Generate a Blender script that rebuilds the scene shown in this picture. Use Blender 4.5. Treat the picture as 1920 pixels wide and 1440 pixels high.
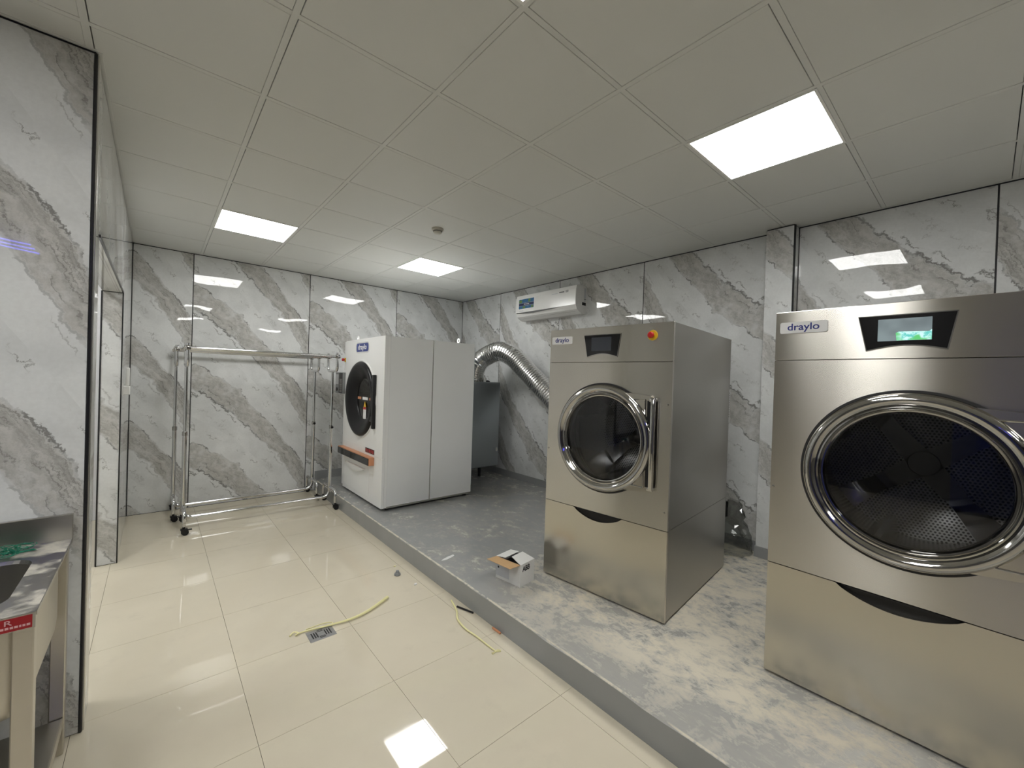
import bpy, bmesh, math, random
from mathutils import Vector, Matrix

scene = bpy.context.scene
for o in list(bpy.data.objects):
    bpy.data.objects.remove(o, do_unlink=True)
C = scene.collection
random.seed(7)

# ------------------------------------------------------------------ camera
CAM_H = 1.56
F_PX = 770.276
cam_data = bpy.data.cameras.new('camera')
cam_data.sensor_fit = 'HORIZONTAL'
cam_data.sensor_width = 36.0
cam_data.lens = F_PX * 36.0 / 1920.0
cam_data.clip_start = 0.02
cam = bpy.data.objects.new('camera', cam_data)
C.objects.link(cam)
YAW, PITCH, ROLL = 0.7141, -0.0073, -0.0316
_f = Vector((math.sin(YAW) * math.cos(PITCH), math.cos(YAW) * math.cos(PITCH), math.sin(PITCH)))
_r = Vector((math.cos(YAW), -math.sin(YAW), 0))
_d = _f.cross(_r)
_r2 = math.cos(ROLL) * _r + math.sin(ROLL) * _d
_d2 = -math.sin(ROLL) * _r + math.cos(ROLL) * _d
cam.matrix_world = Matrix(((_r2.x, -_d2.x, -_f.x, 0), (_r2.y, -_d2.y, -_f.y, 0),
                           (_r2.z, -_d2.z, -_f.z, CAM_H), (0, 0, 0, 1)))
scene.camera = cam

# ------------------------------------------------------------------ world, exposure
world = bpy.data.worlds.new('world')
scene.world = world
world.use_nodes = True
world.node_tree.nodes['Background'].inputs[0].default_value = (0.5, 0.52, 0.55, 1)
world.node_tree.nodes['Background'].inputs[1].default_value = 0.05
scene.view_settings.view_transform = 'Standard'
scene.view_settings.look = 'None'
scene.view_settings.gamma = 1.0
scene.view_settings.use_curve_mapping = False
scene.view_settings.exposure = 1.42
scene.cycles.diffuse_bounces = 8
scene.cycles.max_bounces = 16
scene.cycles.transparent_max_bounces = 16
LAMP_COL = (1.0, 0.995, 0.97)
LAMP_STR = 7.6

# room measures (metres); camera stands above x=0, y=0
ZC = 2.893            # ceiling
XR = 3.96             # right wall face
YB = 5.92             # back wall face
XS = -0.21            # side wall with the doorway
YP = 2.495            # partition with the sink
XL = -3.0             # far left wall
YF = -3.2             # wall behind the camera
PX, PT = 1.645, 0.148  # platform edge and height

# ------------------------------------------------------------------ node helpers
class NT:
    def __init__(s, name):
        s.m = bpy.data.materials.new(name); s.m.use_nodes = True
        s.t = s.m.node_tree; s.n = s.t.nodes
        s.p = s.n['Principled BSDF']
    def add(s, typ, **kw):
        n = s.n.new(typ)
        for k, v in kw.items(): setattr(n, k, v)
        return n
    def val(s, sock, v):
        if isinstance(v, bpy.types.NodeSocket): s.t.links.new(v, sock)
        else: sock.default_value = v
    def math(s, op, a, b=0.0, c=0.0, clamp=False):
        n = s.add('ShaderNodeMath', operation=op, use_clamp=clamp)
        for i, v in enumerate((a, b, c)): s.val(n.inputs[i], v)
        return n.outputs[0]
    def sep(s, v):
        n = s.add('ShaderNodeSeparateXYZ'); s.val(n.inputs[0], v); return n.outputs
    def comb(s, x=0.0, y=0.0, z=0.0):
        n = s.add('ShaderNodeCombineXYZ')
        for i, v in enumerate((x, y, z)): s.val(n.inputs[i], v)
        return n.outputs[0]
    def noise(s, vec, scale, detail=4.0, rough=0.55, dist=0.0):
        n = s.add('ShaderNodeTexNoise')
        s.val(n.inputs['Vector'], vec); n.inputs['Scale'].default_value = scale
        n.inputs['Detail'].default_value = detail; n.inputs['Roughness'].default_value = rough
        n.inputs['Distortion'].default_value = dist
        return n.outputs['Fac']
    def ss(s, v, a, b, lo=0.0, hi=1.0):
        n = s.add('ShaderNodeMapRange', interpolation_type='SMOOTHSTEP')
        s.val(n.inputs[0], v); n.inputs[1].default_value = a; n.inputs[2].default_value = b
        n.inputs[3].default_value = lo; n.inputs[4].default_value = hi
        return n.outputs[0]
    def mix(s, f, a, b, blend='MIX'):
        n = s.add('ShaderNodeMix', data_type='RGBA', blend_type=blend)
        s.val(n.inputs[0], f)
        for i, v in ((6, a), (7, b)):
            if isinstance(v, tuple) and len(v) == 3: v = (*v, 1)
            s.val(n.inputs[i], v)
        return n.outputs[2]
    def obj(s): return s.add('ShaderNodeTexCoord').outputs['Object']
    def pos(s): return s.add('ShaderNodeNewGeometry').outputs['Position']
    def col(s, v):
        if isinstance(v, tuple): v = (*v, 1)
        s.val(s.p.inputs['Base Color'], v)
    def set(s, **kw):
        for k, v in kw.items(): s.val(s.p.inputs[k], v)
    def bump(s, h, strength=0.1, dist=0.01):
        n = s.add('ShaderNodeBump'); s.val(n.inputs['Height'], h)
        n.inputs['Strength'].default_value = strength; n.inputs['Distance'].default_value = dist
        s.t.links.new(n.outputs[0], s.p.inputs['Normal'])

def plain(name, col, rough=0.5, metal=0.0, emit=None, estr=1.0, var=0.06, vscale=30.0, spec=0.5):
    t = NT(name)
    n = t.noise(t.obj(), vscale, 3)
    lo = tuple(c * (1 - var) for c in col); hi = tuple(min(1, c * (1 + var)) for c in col)
    t.col(t.mix(n, lo, hi)); t.set(Roughness=rough, Metallic=metal)
    t.p.inputs['Specular IOR Level'].default_value = spec
    if emit:
        t.p.inputs['Emission Color'].default_value = (*emit, 1)
        t.p.inputs['Emission Strength'].default_value = estr
    return t.m

# ------------------------------------------------------------------ materials
def marble(name, flip=False, zoff=0.0):
    t = NT(name)
    x, y, z = t.sep(t.obj())
    if flip:
        x = t.math('SUBTRACT', 1.22, x); z = t.math('SUBTRACT', 2.72 + zoff, z)
    elif zoff:
        z = t.math('ADD', z, zoff)
    # one print period is 0.9 m high: fold so that every repeat is the same picture
    q = t.math('ADD', t.math('MULTIPLY', x, 0.5), t.math('MULTIPLY', t.math('MULTIPLY', x, x), 0.5))
    s0 = t.math('ADD', z, q)
    k = t.math('FLOOR', t.math('DIVIDE', t.math('SUBTRACT', s0, 2.394 - 0.45), 0.9))
    zz = t.math('SUBTRACT', z, t.math('MULTIPLY', k, 0.9))
    P = t.comb(x, 0.0, zz)
    s = t.math('SUBTRACT', t.math('ADD', zz, q), 2.394)      # -0.45 .. 0.45 across one repeat
    n1 = t.math('SUBTRACT', t.noise(P, 3.2, 2, 0.5), 0.5)
    n2 = t.math('SUBTRACT', t.noise(P, 11.0, 8, 0.72), 0.5)
    n3 = t.math('SUBTRACT', t.noise(P, 26.0, 6, 0.7), 0.5)
    d = t.math('ADD', s, t.math('ADD', t.math('MULTIPLY', n1, 0.26), t.math('MULTIPLY', n2, 0.21)))
    ad = t.math('ABSOLUTE', d)
    band = t.ss(ad, 0.122, 0.150, 1.0, 0.0)
    # streaks that follow the band, mottled with paler flecks
    sv = t.comb(t.math('MULTIPLY', x, 3.0), 0.0, t.math('MULTIPLY', d, 11.0))
    st = t.noise(sv, 1.9, 8, 0.72)
    st2 = t.noise(P, 15.0, 8, 0.78)
    body = t.mix(t.ss(st, 0.36, 0.64), (0.33, 0.322, 0.30), (0.50, 0.492, 0.465))
    body = t.mix(t.ss(st2, 0.46, 0.66, 0, 0.75), body, (0.60, 0.59, 0.565))
    body = t.mix(t.ss(st2, 0.30, 0.42, 0.6, 0), body, (0.25, 0.243, 0.225))
    cloud = t.noise(P, 2.6, 6, 0.6)
    base = t.mix(t.ss(cloud, 0.40, 0.62), (0.62, 0.632, 0.628), (0.71, 0.722, 0.716))
    bandf = t.math('MULTIPLY', band, t.ss(t.noise(P, 6.0, 6, 0.7), 0.30, 0.52, 0.30, 0.95))
    c = t.mix(bandf, base, body)
    dark = (0.12, 0.115, 0.105)
    def line(dist, w, gate, strength):
        l = t.ss(t.math('ABSOLUTE', dist), w * 0.35, w, 1.0, 0.0)
        return t.math('MULTIPLY', t.math('MULTIPLY', l, gate), strength)
    g1 = t.ss(t.noise(P, 5.0, 3), 0.42, 0.54)
    g2 = t.ss(t.noise(t.comb(x, 3.1, zz), 5.0, 3), 0.46, 0.56)
    g3 = t.ss(t.noise(t.comb(x, 7.7, zz), 6.5, 3), 0.47, 0.58)
    dd = t.math('ADD', d, t.math('MULTIPLY', n3, 0.05))
    left = t.ss(x, 0.35, 1.0, 1.0, 0.5)
    c = t.mix(line(t.math('ADD', d, 0.148), 0.016, t.math('MULTIPLY', t.math('MAXIMUM', g1, 0.35), left), 0.82), c, dark)
    c = t.mix(line(t.math('ADD', dd, 0.205), 0.008, t.math('MULTIPLY', g2, left), 0.75), c, dark)
    c = t.mix(line(t.math('ADD', dd, 0.07), 0.008, g3, 0.5), c, dark)
    right = t.ss(x, 0.6, 1.0)
    c = t.mix(line(t.math('SUBTRACT', d, 0.147), 0.014, t.math('MAXIMUM', g2, 0.3), 0.8), c, dark)
    for off in (0.02, 0.055, 0.09, 0.118):
        c = t.mix(line(t.math('SUBTRACT', dd, off), 0.007, t.math('MULTIPLY', t.math('MAXIMUM', g1, 0.3), right), 0.65), c, (0.19, 0.185, 0.17))
    # broken thin veins in the pale field
    c = t.mix(line(t.math('ADD', t.math('SUBTRACT', dd, 0.36), t.math('MULTIPLY', n2, 0.25)), 0.010, g3, 0.85), c, (0.22, 0.215, 0.205))
    c = t.mix(line(t.math('ADD', t.math('ADD', dd, 0.37), t.math('MULTIPLY', n2, 0.3)), 0.009, g2, 0.55), c, (0.27, 0.265, 0.255))
    # fine print grain
    c = t.mix(t.ss(t.noise(P, 60.0, 4), 0.35, 0.65, 0.0, 0.10), c, (0.40, 0.40, 0.39))
    t.col(c)
    t.set(Roughness=0.012)
    t.p.inputs['Specular IOR Level'].default_value = 0.45
    wob = t.noise(t.pos(), 1.8, 2, 0.4)
    t.bump(wob, 0.10, 0.05)
    return t.m

M = {}
M['marble'] = marble('marble_sheet')
M['marble_turned'] = marble('marble_sheet_turned', flip=True)
M['marble_partition'] = marble('marble_sheet_partition', zoff=0.14)
M['core'] = plain('dark_joint', (0.018, 0.018, 0.02), 0.5)
M['black_trim'] = plain('black_trim', (0.012, 0.012, 0.014), 0.25)
M['alu'] = plain('aluminium_trim', (0.62, 0.61, 0.58), 0.22, 0.9)
M['white_paint'] = plain('white_paint', (0.78, 0.79, 0.8), 0.6)
M['plaster'] = plain('plaster', (0.6, 0.58, 0.53), 0.5)

def m_tile():
    t = NT('beige_porcelain')
    p = t.pos()
    n = t.noise(p, 1.1, 5, 0.6); f = t.noise(p, 140.0, 2)
    c = t.mix(t.ss(n, 0.35, 0.65), (0.575, 0.525, 0.415), (0.615, 0.562, 0.445))
    c = t.mix(t.ss(f, 0.62, 0.75, 0, 0.10), c, (0.42, 0.37, 0.28))
    # dusty footfall near the platform, shoe smudges
    sm = t.noise(p, 4.5, 6, 0.65)
    c = t.mix(t.ss(sm, 0.56, 0.72, 0, 0.22), c, (0.45, 0.41, 0.33))
    t.col(c)
    t.set(Roughness=t.ss(sm, 0.5, 0.72, 0.025, 0.10))
    t.p.inputs['Specular IOR Level'].default_value = 0.5
    t.bump(t.noise(p, 1.6, 2, 0.4), 0.05, 0.02)
    return t.m
M['tile'] = m_tile()
M['grout'] = plain('grout', (0.10, 0.085, 0.065), 0.9, spec=0.1)

def m_platform():
    t = NT('grey_epoxy_screed')
    p = t.pos(); x, y, z = t.sep(p)
    nrm = t.sep(t.add('ShaderNodeNewGeometry').outputs['Normal'])[2]
    up = t.ss(nrm, 0.4, 0.8)
    paint = t.mix(t.noise(p, 3.0, 4), (0.265, 0.272, 0.272), (0.325, 0.33, 0.327))
    # trowel swirls and trodden dust, thickest around the two steel machines
    sw = t.noise(t.comb(t.math('ADD', x, t.math('MULTIPLY', y, 0.35)), t.math('MULTIPLY', y, 1.0), z), 2.6, 8, 0.68, 0.7)
    fi = t.noise(t.comb(t.math('MULTIPLY', x, 1.6), y, z), 11.0, 7, 0.75, 0.4)
    reg = t.ss(t.math('ADD', y, t.math('MULTIPLY', t.noise(p, 2.0, 3), 1.2)), 2.35, 3.2, 1.0, 0.0)
    edge = t.ss(x, PX + 0.02, PX + 0.45, 0.55, 1.0)
    a = t.math('ADD', t.math('MULTIPLY', sw, 0.5), t.math('MULTIPLY', fi, 0.5))
    dust = t.math('MULTIPLY', t.ss(a, 0.40, 0.57), t.math('MULTIPLY', reg, edge))
    faint = t.math('MULTIPLY', t.ss(a, 0.46, 0.66), 0.42)
    veil = t.math('MULTIPLY', reg, t.math('MULTIPLY', t.noise(t.comb(t.math('MULTIPLY', x, 5.0), t.math('MULTIPLY', y, 1.3), z), 7.0, 6, 0.7), 0.42))
    dust = t.math('MULTIPLY', t.math('MAXIMUM', t.math('MAXIMUM', dust, veil), faint), up)
    worn = t.math('MULTIPLY', t.ss(x, PX + 0.006, PX + 0.016, 1.0, 0.0), t.ss(t.math('ADD', z, t.math('MULTIPLY', fi, 0.010)), PT - 0.003, PT + 0.003))
    dust = t.math('MAXIMUM', dust, t.math('MULTIPLY', worn, t.ss(fi, 0.35, 0.55)))
    c = t.mix(dust, paint, (0.63, 0.58, 0.47))
    t.col(c)
    t.set(Roughness=t.math('ADD', 0.16, t.math('MULTIPLY', t.math('MAXIMUM', dust, 0.0), 0.45)))
    t.bump(t.math('ADD', t.math('MULTIPLY', fi, 0.3), sw), 0.25, 0.004)
    return t.m
M['platform'] = m_platform()
M['skirt'] = plain('grey_epoxy_skirting', (0.26, 0.265, 0.265), 0.3, var=0.1, vscale=6)
M['ceiling'] = plain('ceiling_panel', (0.665, 0.672, 0.65), 0.55, var=0.02, vscale=2)
M['rail'] = plain('ceiling_rail', (0.66, 0.667, 0.645), 0.45, var=0.02)
M['lamp_frame'] = plain('lamp_frame', (0.8, 0.8, 0.78), 0.4)
M['lamp'] = plain('lamp_diffuser', (0.9, 0.9, 0.9), 0.4, emit=LAMP_COL, estr=LAMP_STR)

def steel(name, col, rough, aniso=0.0, smudge=0.25, rot=0.0, streak=60.0):
    t = NT(name)
    o = t.obj()
    x, y, z = t.sep(o)
    br = t.noise(t.comb(t.math('MULTIPLY', x, 2.0), t.math('MULTIPLY', y, 2.0), t.math('MULTIPLY', z, streak)), 4.0, 3)
    c = t.mix(t.ss(br, 0.3, 0.7, 0, 0.05), col, tuple(v * 0.75 for v in col))
    t.col(c)
    t.set(Metallic=1.0, Roughness=rough)
    if aniso:
        t.set(Anisotropic=aniso)
        t.p.inputs['Anisotropic Rotation'].default_value = rot
        tg = t.add('ShaderNodeTangent', direction_type='UV_MAP')
        t.t.links.new(tg.outputs[0], t.p.inputs['Tangent'])
    t.bump(t.noise(t.comb(x, y, t.math('MULTIPLY', z, 0.5)), 2.2, 2, 0.4), 0.12, 0.02)
    return t.m
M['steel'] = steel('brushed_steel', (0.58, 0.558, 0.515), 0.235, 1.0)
M['steel_shaded'] = steel('brushed_steel_shaded', (0.39, 0.377, 0.347), 0.30, 0.7)  # darker copy of the front steel; dim look of the sides is in the colour
M['steel_low'] = steel('brushed_steel_smooth', (0.57, 0.54, 0.475), 0.24, 0.3)
M['chrome'] = steel('polished_chrome', (0.46, 0.452, 0.435), 0.06, 0.0, 0.0)
M['rack'] = steel('chromed_tube', (0.66, 0.66, 0.66), 0.10, 0.0, 0.0)
M['sink'] = steel('sink_steel', (0.50, 0.49, 0.46), 0.28, 0.0, 0.3)
M['drum'] = steel('drum_steel', (0.55, 0.54, 0.52), 0.25, 0.0, 0.2)
M['filter'] = steel('galvanised_grey_sheet', (0.34, 0.37, 0.39), 0.3, 0.0, 0.2)
M['duct'] = steel('aluminium_foil_duct', (0.72, 0.72, 0.71), 0.2, 0.0, 0.0)

def m_perf():
    t = NT('perforated_steel')
    x, y, z = t.sep(t.obj())
    k = 62.0
    yy = t.math('MULTIPLY', y, k); zz = t.math('MULTIPLY', z, k * 1.1547)
    row = t.math('FLOOR', zz)
    odd = t.math('MODULO', t.math('ABSOLUTE', row), 2.0)
    fx = t.math('SUBTRACT', t.math('FRACT', t.math('ADD', yy, t.math('MULTIPLY', odd, 0.5))), 0.5)
    fz = t.math('DIVIDE', t.math('SUBTRACT', t.math('FRACT', zz), 0.5), 1.1547)
    r = t.math('SQRT', t.math('ADD', t.math('MULTIPLY', fx, fx), t.math('MULTIPLY', fz, fz)))
    hole = t.ss(r, 0.27, 0.33, 1.0, 0.0)
    t.col(t.mix(hole, (0.62, 0.60, 0.57), (0.004, 0.004, 0.004)))
    t.set(Metallic=t.math('SUBTRACT', 1.0, hole), Roughness=0.34)
    return t.m
M['perf'] = m_perf()
M['black_gloss'] = plain('black_gloss', (0.006, 0.006, 0.007), 0.08)
M['black'] = plain('black_plastic', (0.009, 0.009, 0.010), 0.35, spec=0.35)
M['rubber'] = plain('black_rubber', (0.01, 0.01, 0.01), 0.6)
M['drum_shade'] = plain('drum_interior_shade', (0.008, 0.008, 0.008), 0.7)  # near-black colour puts the inner shade into the white dryer's drum
M['white_enamel'] = plain('white_enamel', (0.86, 0.865, 0.855), 0.28, var=0.02, vscale=3)
M['grey_enamel'] = plain('pale_grey_enamel', (0.84, 0.85, 0.845), 0.32, var=0.03, vscale=2)
M['white_plastic'] = plain('white_plastic', (0.74, 0.74, 0.72), 0.2, var=0.02)
M['badge'] = plain('badge_white', (0.75, 0.75, 0.75), 0.2, var=0.02)
M['navy'] = plain('navy_print', (0.015, 0.025, 0.19), 0.35)
M['blue_badge'] = plain('blue_badge', (0.022, 0.045, 0.24), 0.3)
M['white_print'] = plain('white_print', (0.85, 0.85, 0.85), 0.4)
M['red'] = plain('red_plastic', (0.45, 0.012, 0.012), 0.3)
M['yellow'] = plain('yellow_plastic', (0.72, 0.46, 0.02), 0.35)
M['orange'] = plain('orange_plastic', (0.60, 0.27, 0.14), 0.4)
M['display'] = plain('display_off', (0.035, 0.04, 0.05), 0.12)
M['smoke'] = plain('detector_plastic', (0.5, 0.49, 0.43), 0.4)
M['red_label'] = plain('red_label', (0.28, 0.006, 0.012), 0.3)
M['pink_print'] = plain('faded_print', (0.6, 0.35, 0.36), 0.4)
M['cardboard'] = plain('brown_card', (0.50, 0.32, 0.16), 0.8, var=0.08)
M['white_card'] = plain('white_card', (0.70, 0.70, 0.68), 0.55, var=0.03)
M['grey_label'] = plain('grey_label', (0.52, 0.53, 0.55), 0.5)
M['strap'] = plain('yellow_strap', (0.70, 0.66, 0.34), 0.4)
M['green_net'] = plain('green_net', (0.004, 0.17, 0.10), 0.5)
M['drain'] = plain('drain_steel', (0.36, 0.36, 0.36), 0.35, 0.8, var=0.25, vscale=40)
M['grey_plastic'] = plain('grey_plastic', (0.22, 0.23, 0.23), 0.5)
M['blue_tube'] = plain('violet_tube', (0.2, 0.2, 0.9), 0.3, emit=(0.10, 0.10, 1.0), estr=6.0)
M['navy_paint'] = plain('navy_paint', (0.02, 0.03, 0.16), 0.35)
M['dim_wall'] = plain('dim_room_wall', (0.11, 0.107, 0.10), 0.6, var=0.1, vscale=3)  # dark wall colour stands in for a dim room in the reflections
M['sticker_blue'] = plain('sticker_blue', (0.03, 0.13, 0.27), 0.3, var=0.5, vscale=45)
M['sticker_green'] = plain('sticker_green', (0.12, 0.22, 0.06), 0.3, var=0.6, vscale=60)
M['sticker_navy'] = plain('sticker_navy', (0.01, 0.015, 0.07), 0.3)
M['ac_slot'] = plain('slot_grey', (0.10, 0.10, 0.10), 0.5)

def m_glass(name, tint, rough=0.01):
    t = NT(name)
    tr = t.add('ShaderNodeBsdfTransparent'); tr.inputs[0].default_value = (*tint, 1)
    gl = t.add('ShaderNodeBsdfGlossy'); gl.inputs['Roughness'].default_value = rough
    gl.inputs['Color'].default_value = (1, 1, 1, 1)
    ge = t.add('ShaderNodeNewGeometry')
    dt = t.add('ShaderNodeVectorMath', operation='DOT_PRODUCT')
    t.t.links.new(ge.outputs['Incoming'], dt.inputs[0]); t.t.links.new(ge.outputs['Normal'], dt.inputs[1])
    fr_ = t.math('ADD', 0.045, t.math('MULTIPLY', 0.955, t.math('POWER', t.math('SUBTRACT', 1.0, t.math('ABSOLUTE', dt.outputs['Value']), clamp=True), 5.0)))
    mx = t.add('ShaderNodeMixShader')
    t.t.links.new(fr_, mx.inputs[0]); t.t.links.new(tr.outputs[0], mx.inputs[1]); t.t.links.new(gl.outputs[0], mx.inputs[2])
    t.t.links.new(mx.outputs[0], t.n['Material Output'].inputs[0])
    return t.m
M['glass'] = m_glass('door_glass', (0.36, 0.37, 0.39))
M['dark_glass'] = m_glass('dark_door_glass', (0.25, 0.25, 0.26))
M['film'] = m_glass('clear_film', (0.66, 0.67, 0.66), 0.06)

def m_screen():
    t = NT('display_reflection')  # emission imitates a bright reflection on the screen
    x, y, z = t.sep(t.obj())
    g = t.noise(t.obj(), 9.0, 2)
    c = t.mix(t.ss(g, 0.3, 0.7), (0.13, 0.16, 0.17), (0.21, 0.26, 0.27))
    t.col((0.02, 0.02, 0.02)); t.set(Roughness=0.1)
    t.val(t.p.inputs['Emission Color'], c); t.p.inputs['Emission Strength'].default_value = 0.42
    return t.m
M['screen'] = m_screen()
def m_screen_patch():
    t = NT('display_reflection_patch')  # teal glow imitates the greenish part of that reflection
    v = t.noise(t.obj(), 55.0, 5, 0.7)
    y = t.sep(t.obj())[1]
    c = t.mix(t.ss(v, 0.40, 0.55), (0.10, 0.55, 0.50), (0.60, 0.95, 0.90))
    c = t.mix(t.ss(t.noise(t.obj(), 14.0, 2), 0.5, 0.6), c, (0.10, 0.55, 0.16))
    t.col((0.02, 0.02, 0.02))
    t.val(t.p.inputs['Emission Color'], c); t.p.inputs['Emission Strength'].default_value = 0.42
    return t.m
M['screen_reflection'] = m_screen_patch()

# ------------------------------------------------------------------ mesh helpers
def bm_new(): return bmesh.new()

def box(bm, x0, x1, y0, y1, z0, z1, bevel=0.0, seg=1):
    r = bmesh.ops.create_cube(bm, size=1.0)
    vs = r['verts']
    for v in vs:
        v.co = Vector(((x0 + x1) / 2 + v.co.x * (x1 - x0), (y0 + y1) / 2 + v.co.y * (y1 - y0), (z0 + z1) / 2 + v.co.z * (z1 - z0)))
    if bevel > 0:
        es = list({e for v in vs for e in v.link_edges})
        bmesh.ops.bevel(bm, geom=es, offset=bevel, segments=seg, profile=0.5, affect='EDGES')
    return bm

def prism(bm, pts, axis, a, b):
    """extrude polygon; axis 'x': pts are (y,z); 'y': (x,z); 'z': (x,y)"""
    def mk(p, h):
        return {'x': (h, p[0], p[1]), 'y': (p[0], h, p[1]), 'z': (p[0], p[1], h)}[axis]
    va = [bm.verts.new(mk(p, a)) for p in pts]; vb = [bm.verts.new(mk(p, b)) for p in pts]
    bm.faces.new(va); bm.faces.new(vb[::-1])
    n = len(pts)
    for i in range(n):
        bm.faces.new((va[i], vb[i], vb[(i + 1) % n], va[(i + 1) % n]))
    return bm

def lathe(bm, prof, origin, axis, n=48, close=False):
    """prof: list of (radius, distance along axis)"""
    ax = Vector(axis).normalized()
    u = ax.orthogonal().normalized(); w = ax.cross(u)
    o = Vector(origin)
    rings = []
    for r, h in prof:
        if r < 1e-6:
            rings.append([bm.verts.new(o + ax * h)])
        else:
            rings.append([bm.verts.new(o + ax * h + r * (math.cos(2 * math.pi * i / n) * u + math.sin(2 * math.pi * i / n) * w)) for i in range(n)])
    pairs = list(zip(rings[:-1], rings[1:]))
    if close: pairs.append((rings[-1], rings[0]))
    for A, B in pairs:
        for i in range(n):
            j = (i + 1) % n
            if len(A) == 1 and len(B) == 1: continue
            if len(A) == 1: bm.faces.new((A[0], B[i], B[j]))
            elif len(B) == 1: bm.faces.new((A[i], B[0], A[j]))
            else: bm.faces.new((A[i], B[i], B[j], A[j]))
    return bm

def smooth_path(pts, sub=6):
    P = [Vector(p) for p in pts]; out = []
    for i in range(len(P) - 1):
        p0 = P[max(i - 1, 0)]; p1 = P[i]; p2 = P[i + 1]; p3 = P[min(i + 2, len(P) - 1)]
        for k in range(sub):
            t = k / sub
            out.append(0.5 * ((2 * p1) + (-p0 + p2) * t + (2 * p0 - 5 * p1 + 4 * p2 - p3) * t * t + (-p0 + 3 * p1 - 3 * p2 + p3) * t ** 3))
    out.append(P[-1]); return out

def corner_path(pts, rad, seg=6):
    """polyline with rounded corners"""
    P = [Vector(p) for p in pts]; out = [P[0]]
    for i in range(1, len(P) - 1):
        a = (P[i - 1] - P[i]); b = (P[i + 1] - P[i])
        r = min(rad, a.length * 0.49, b.length * 0.49)
        pa = P[i] + a.normalized() * r; pb = P[i] + b.normalized() * r
        for k in range(seg + 1):
            t = k / seg
            out.append((1 - t) ** 2 * pa + 2 * t * (1 - t) * P[i] + t * t * pb)
    out.append(P[-1]); return out

def tube(bm, path, rad, n=10, cap=True, flat=1.0):
    P = [Vector(p) for p in path]
    T = []
    for i in range(len(P)):
        a = P[max(i - 1, 0)]; b = P[min(i + 1, len(P) - 1)]
        T.append((b - a).normalized())
    u = T[0].orthogonal().normalized()
    if abs(T[0].z) < 0.9: u = T[0].cross(Vector((0, 0, 1))).normalized()
    rings = []
    for i, p in enumerate(P):
        u = (u - T[i] * u.dot(T[i])).normalized(); w = T[i].cross(u)
        r = rad[i] if isinstance(rad, (list, tuple)) else rad
        rings.append([bm.verts.new(p + r * (math.cos(2 * math.pi * k / n) * u + flat * math.sin(2 * math.pi * k / n) * w)) for k in range(n)])
    for A, B in zip(rings[:-1], rings[1:]):
        for k in range(n):
            bm.faces.new((A[k], A[(k + 1) % n], B[(k + 1) % n], B[k]))
    if cap:
        bm.faces.new(rings[0][::-1]); bm.faces.new(rings[-1])
    return bm

def uv_box(me):
    uv = me.uv_layers.new(name='uv')
    for f in me.polygons:
        n = f.normal
        for li in f.loop_indices:
            co = me.vertices[me.loops[li].vertex_index].co
            if abs(n.z) > 0.7: w = (co.x, co.y)
            elif abs(n.x) >= abs(n.y): w = (co.z, co.y)
            else: w = (co.z, co.x)
            uv.data[li].uv = w

def add(name, bm, mat, parent=None, smooth=False, loc=None, uv=False, rot=None):
    bmesh.ops.recalc_face_normals(bm, faces=bm.faces[:])
    me = bpy.data.meshes.new(name)
    bm.to_mesh(me); bm.free()
    if smooth:
        me.polygons.foreach_set('use_smooth', [True] * len(me.polygons))
        me.set_sharp_from_angle(angle=math.radians(38))
    if uv: uv_box(me)
    if isinstance(mat, str): mat = M[mat]
    me.materials.append(mat)
    o = bpy.data.objects.new(name, me)
    C.objects.link(o)
    if parent: o.parent = parent
    if loc: o.location = loc
    if rot: o.rotation_euler = rot
    return o

def clone(o, parent=None, loc=None):
    c = o.copy(); C.objects.link(c)
    if parent: c.parent = parent
    if loc is not None: c.location = loc
    return c

def empty(name, loc, rz=0.0):
    o = bpy.data.objects.new(name, None); C.objects.link(o)
    o.empty_display_size = 0.1
    o.location = loc; o.rotation_euler = (0, 0, rz)
    return o

def tag(o, label, cat, group=None):
    o['label'] = label; o['category'] = cat
    if group: o['group'] = group
    return o

def struct(o, label=None):
    o['kind'] = 'structure'
    if label: o['label'] = label
    return o

def text(name, body, size, mat, parent, frame, width=None, depth=0.0008, bold=0.0, shear=0.0):
    cu = bpy.data.curves.new(name, 'FONT')
    cu.body = body; cu.size = size; cu.extrude = depth; cu.align_x = 'CENTER'; cu.align_y = 'CENTER'
    cu.offset = bold; cu.shear = shear; cu.resolution_u = 4
    ob = bpy.data.objects.new(name + '_tmp', cu); C.objects.link(ob)
    dg = bpy.context.evaluated_depsgraph_get()
    me = bpy.data.meshes.new_from_object(ob.evaluated_get(dg))
    bpy.data.objects.remove(ob); bpy.data.curves.remove(cu)
    if width:
        xs = [v.co.x for v in me.vertices]; k = width / (max(xs) - min(xs))
        for v in me.vertices: v.co.x *= k
    me.transform(frame)
    me.materials.clear(); me.materials.append(M[mat])
    me.name = name
    o = bpy.data.objects.new(name, me); C.objects.link(o)
    o.parent = parent
    return o

def frame_mx(o, right, up):
    r = Vector(right).normalized(); u = Vector(up).normalized(); n = r.cross(u)
    return Matrix(((r.x, u.x, n.x, o[0]), (r.y, u.y, n.y, o[1]), (r.z, u.z, n.z, o[2]), (0, 0, 0, 1)))

def rrect(cx, cy, w, h, r, n=5):
    pts = []
    for sx, sy, a0 in ((1, 1, 0), (-1, 1, 90), (-1, -1, 180), (1, -1, 270)):
        for k in range(n + 1):
            a = math.radians(a0 + 90 * k / n)
            pts.append((cx + sx * (w / 2 - r) + r * math.cos(a), cy + sy * (h / 2 - r) + r * math.sin(a)))
    return pts

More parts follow.
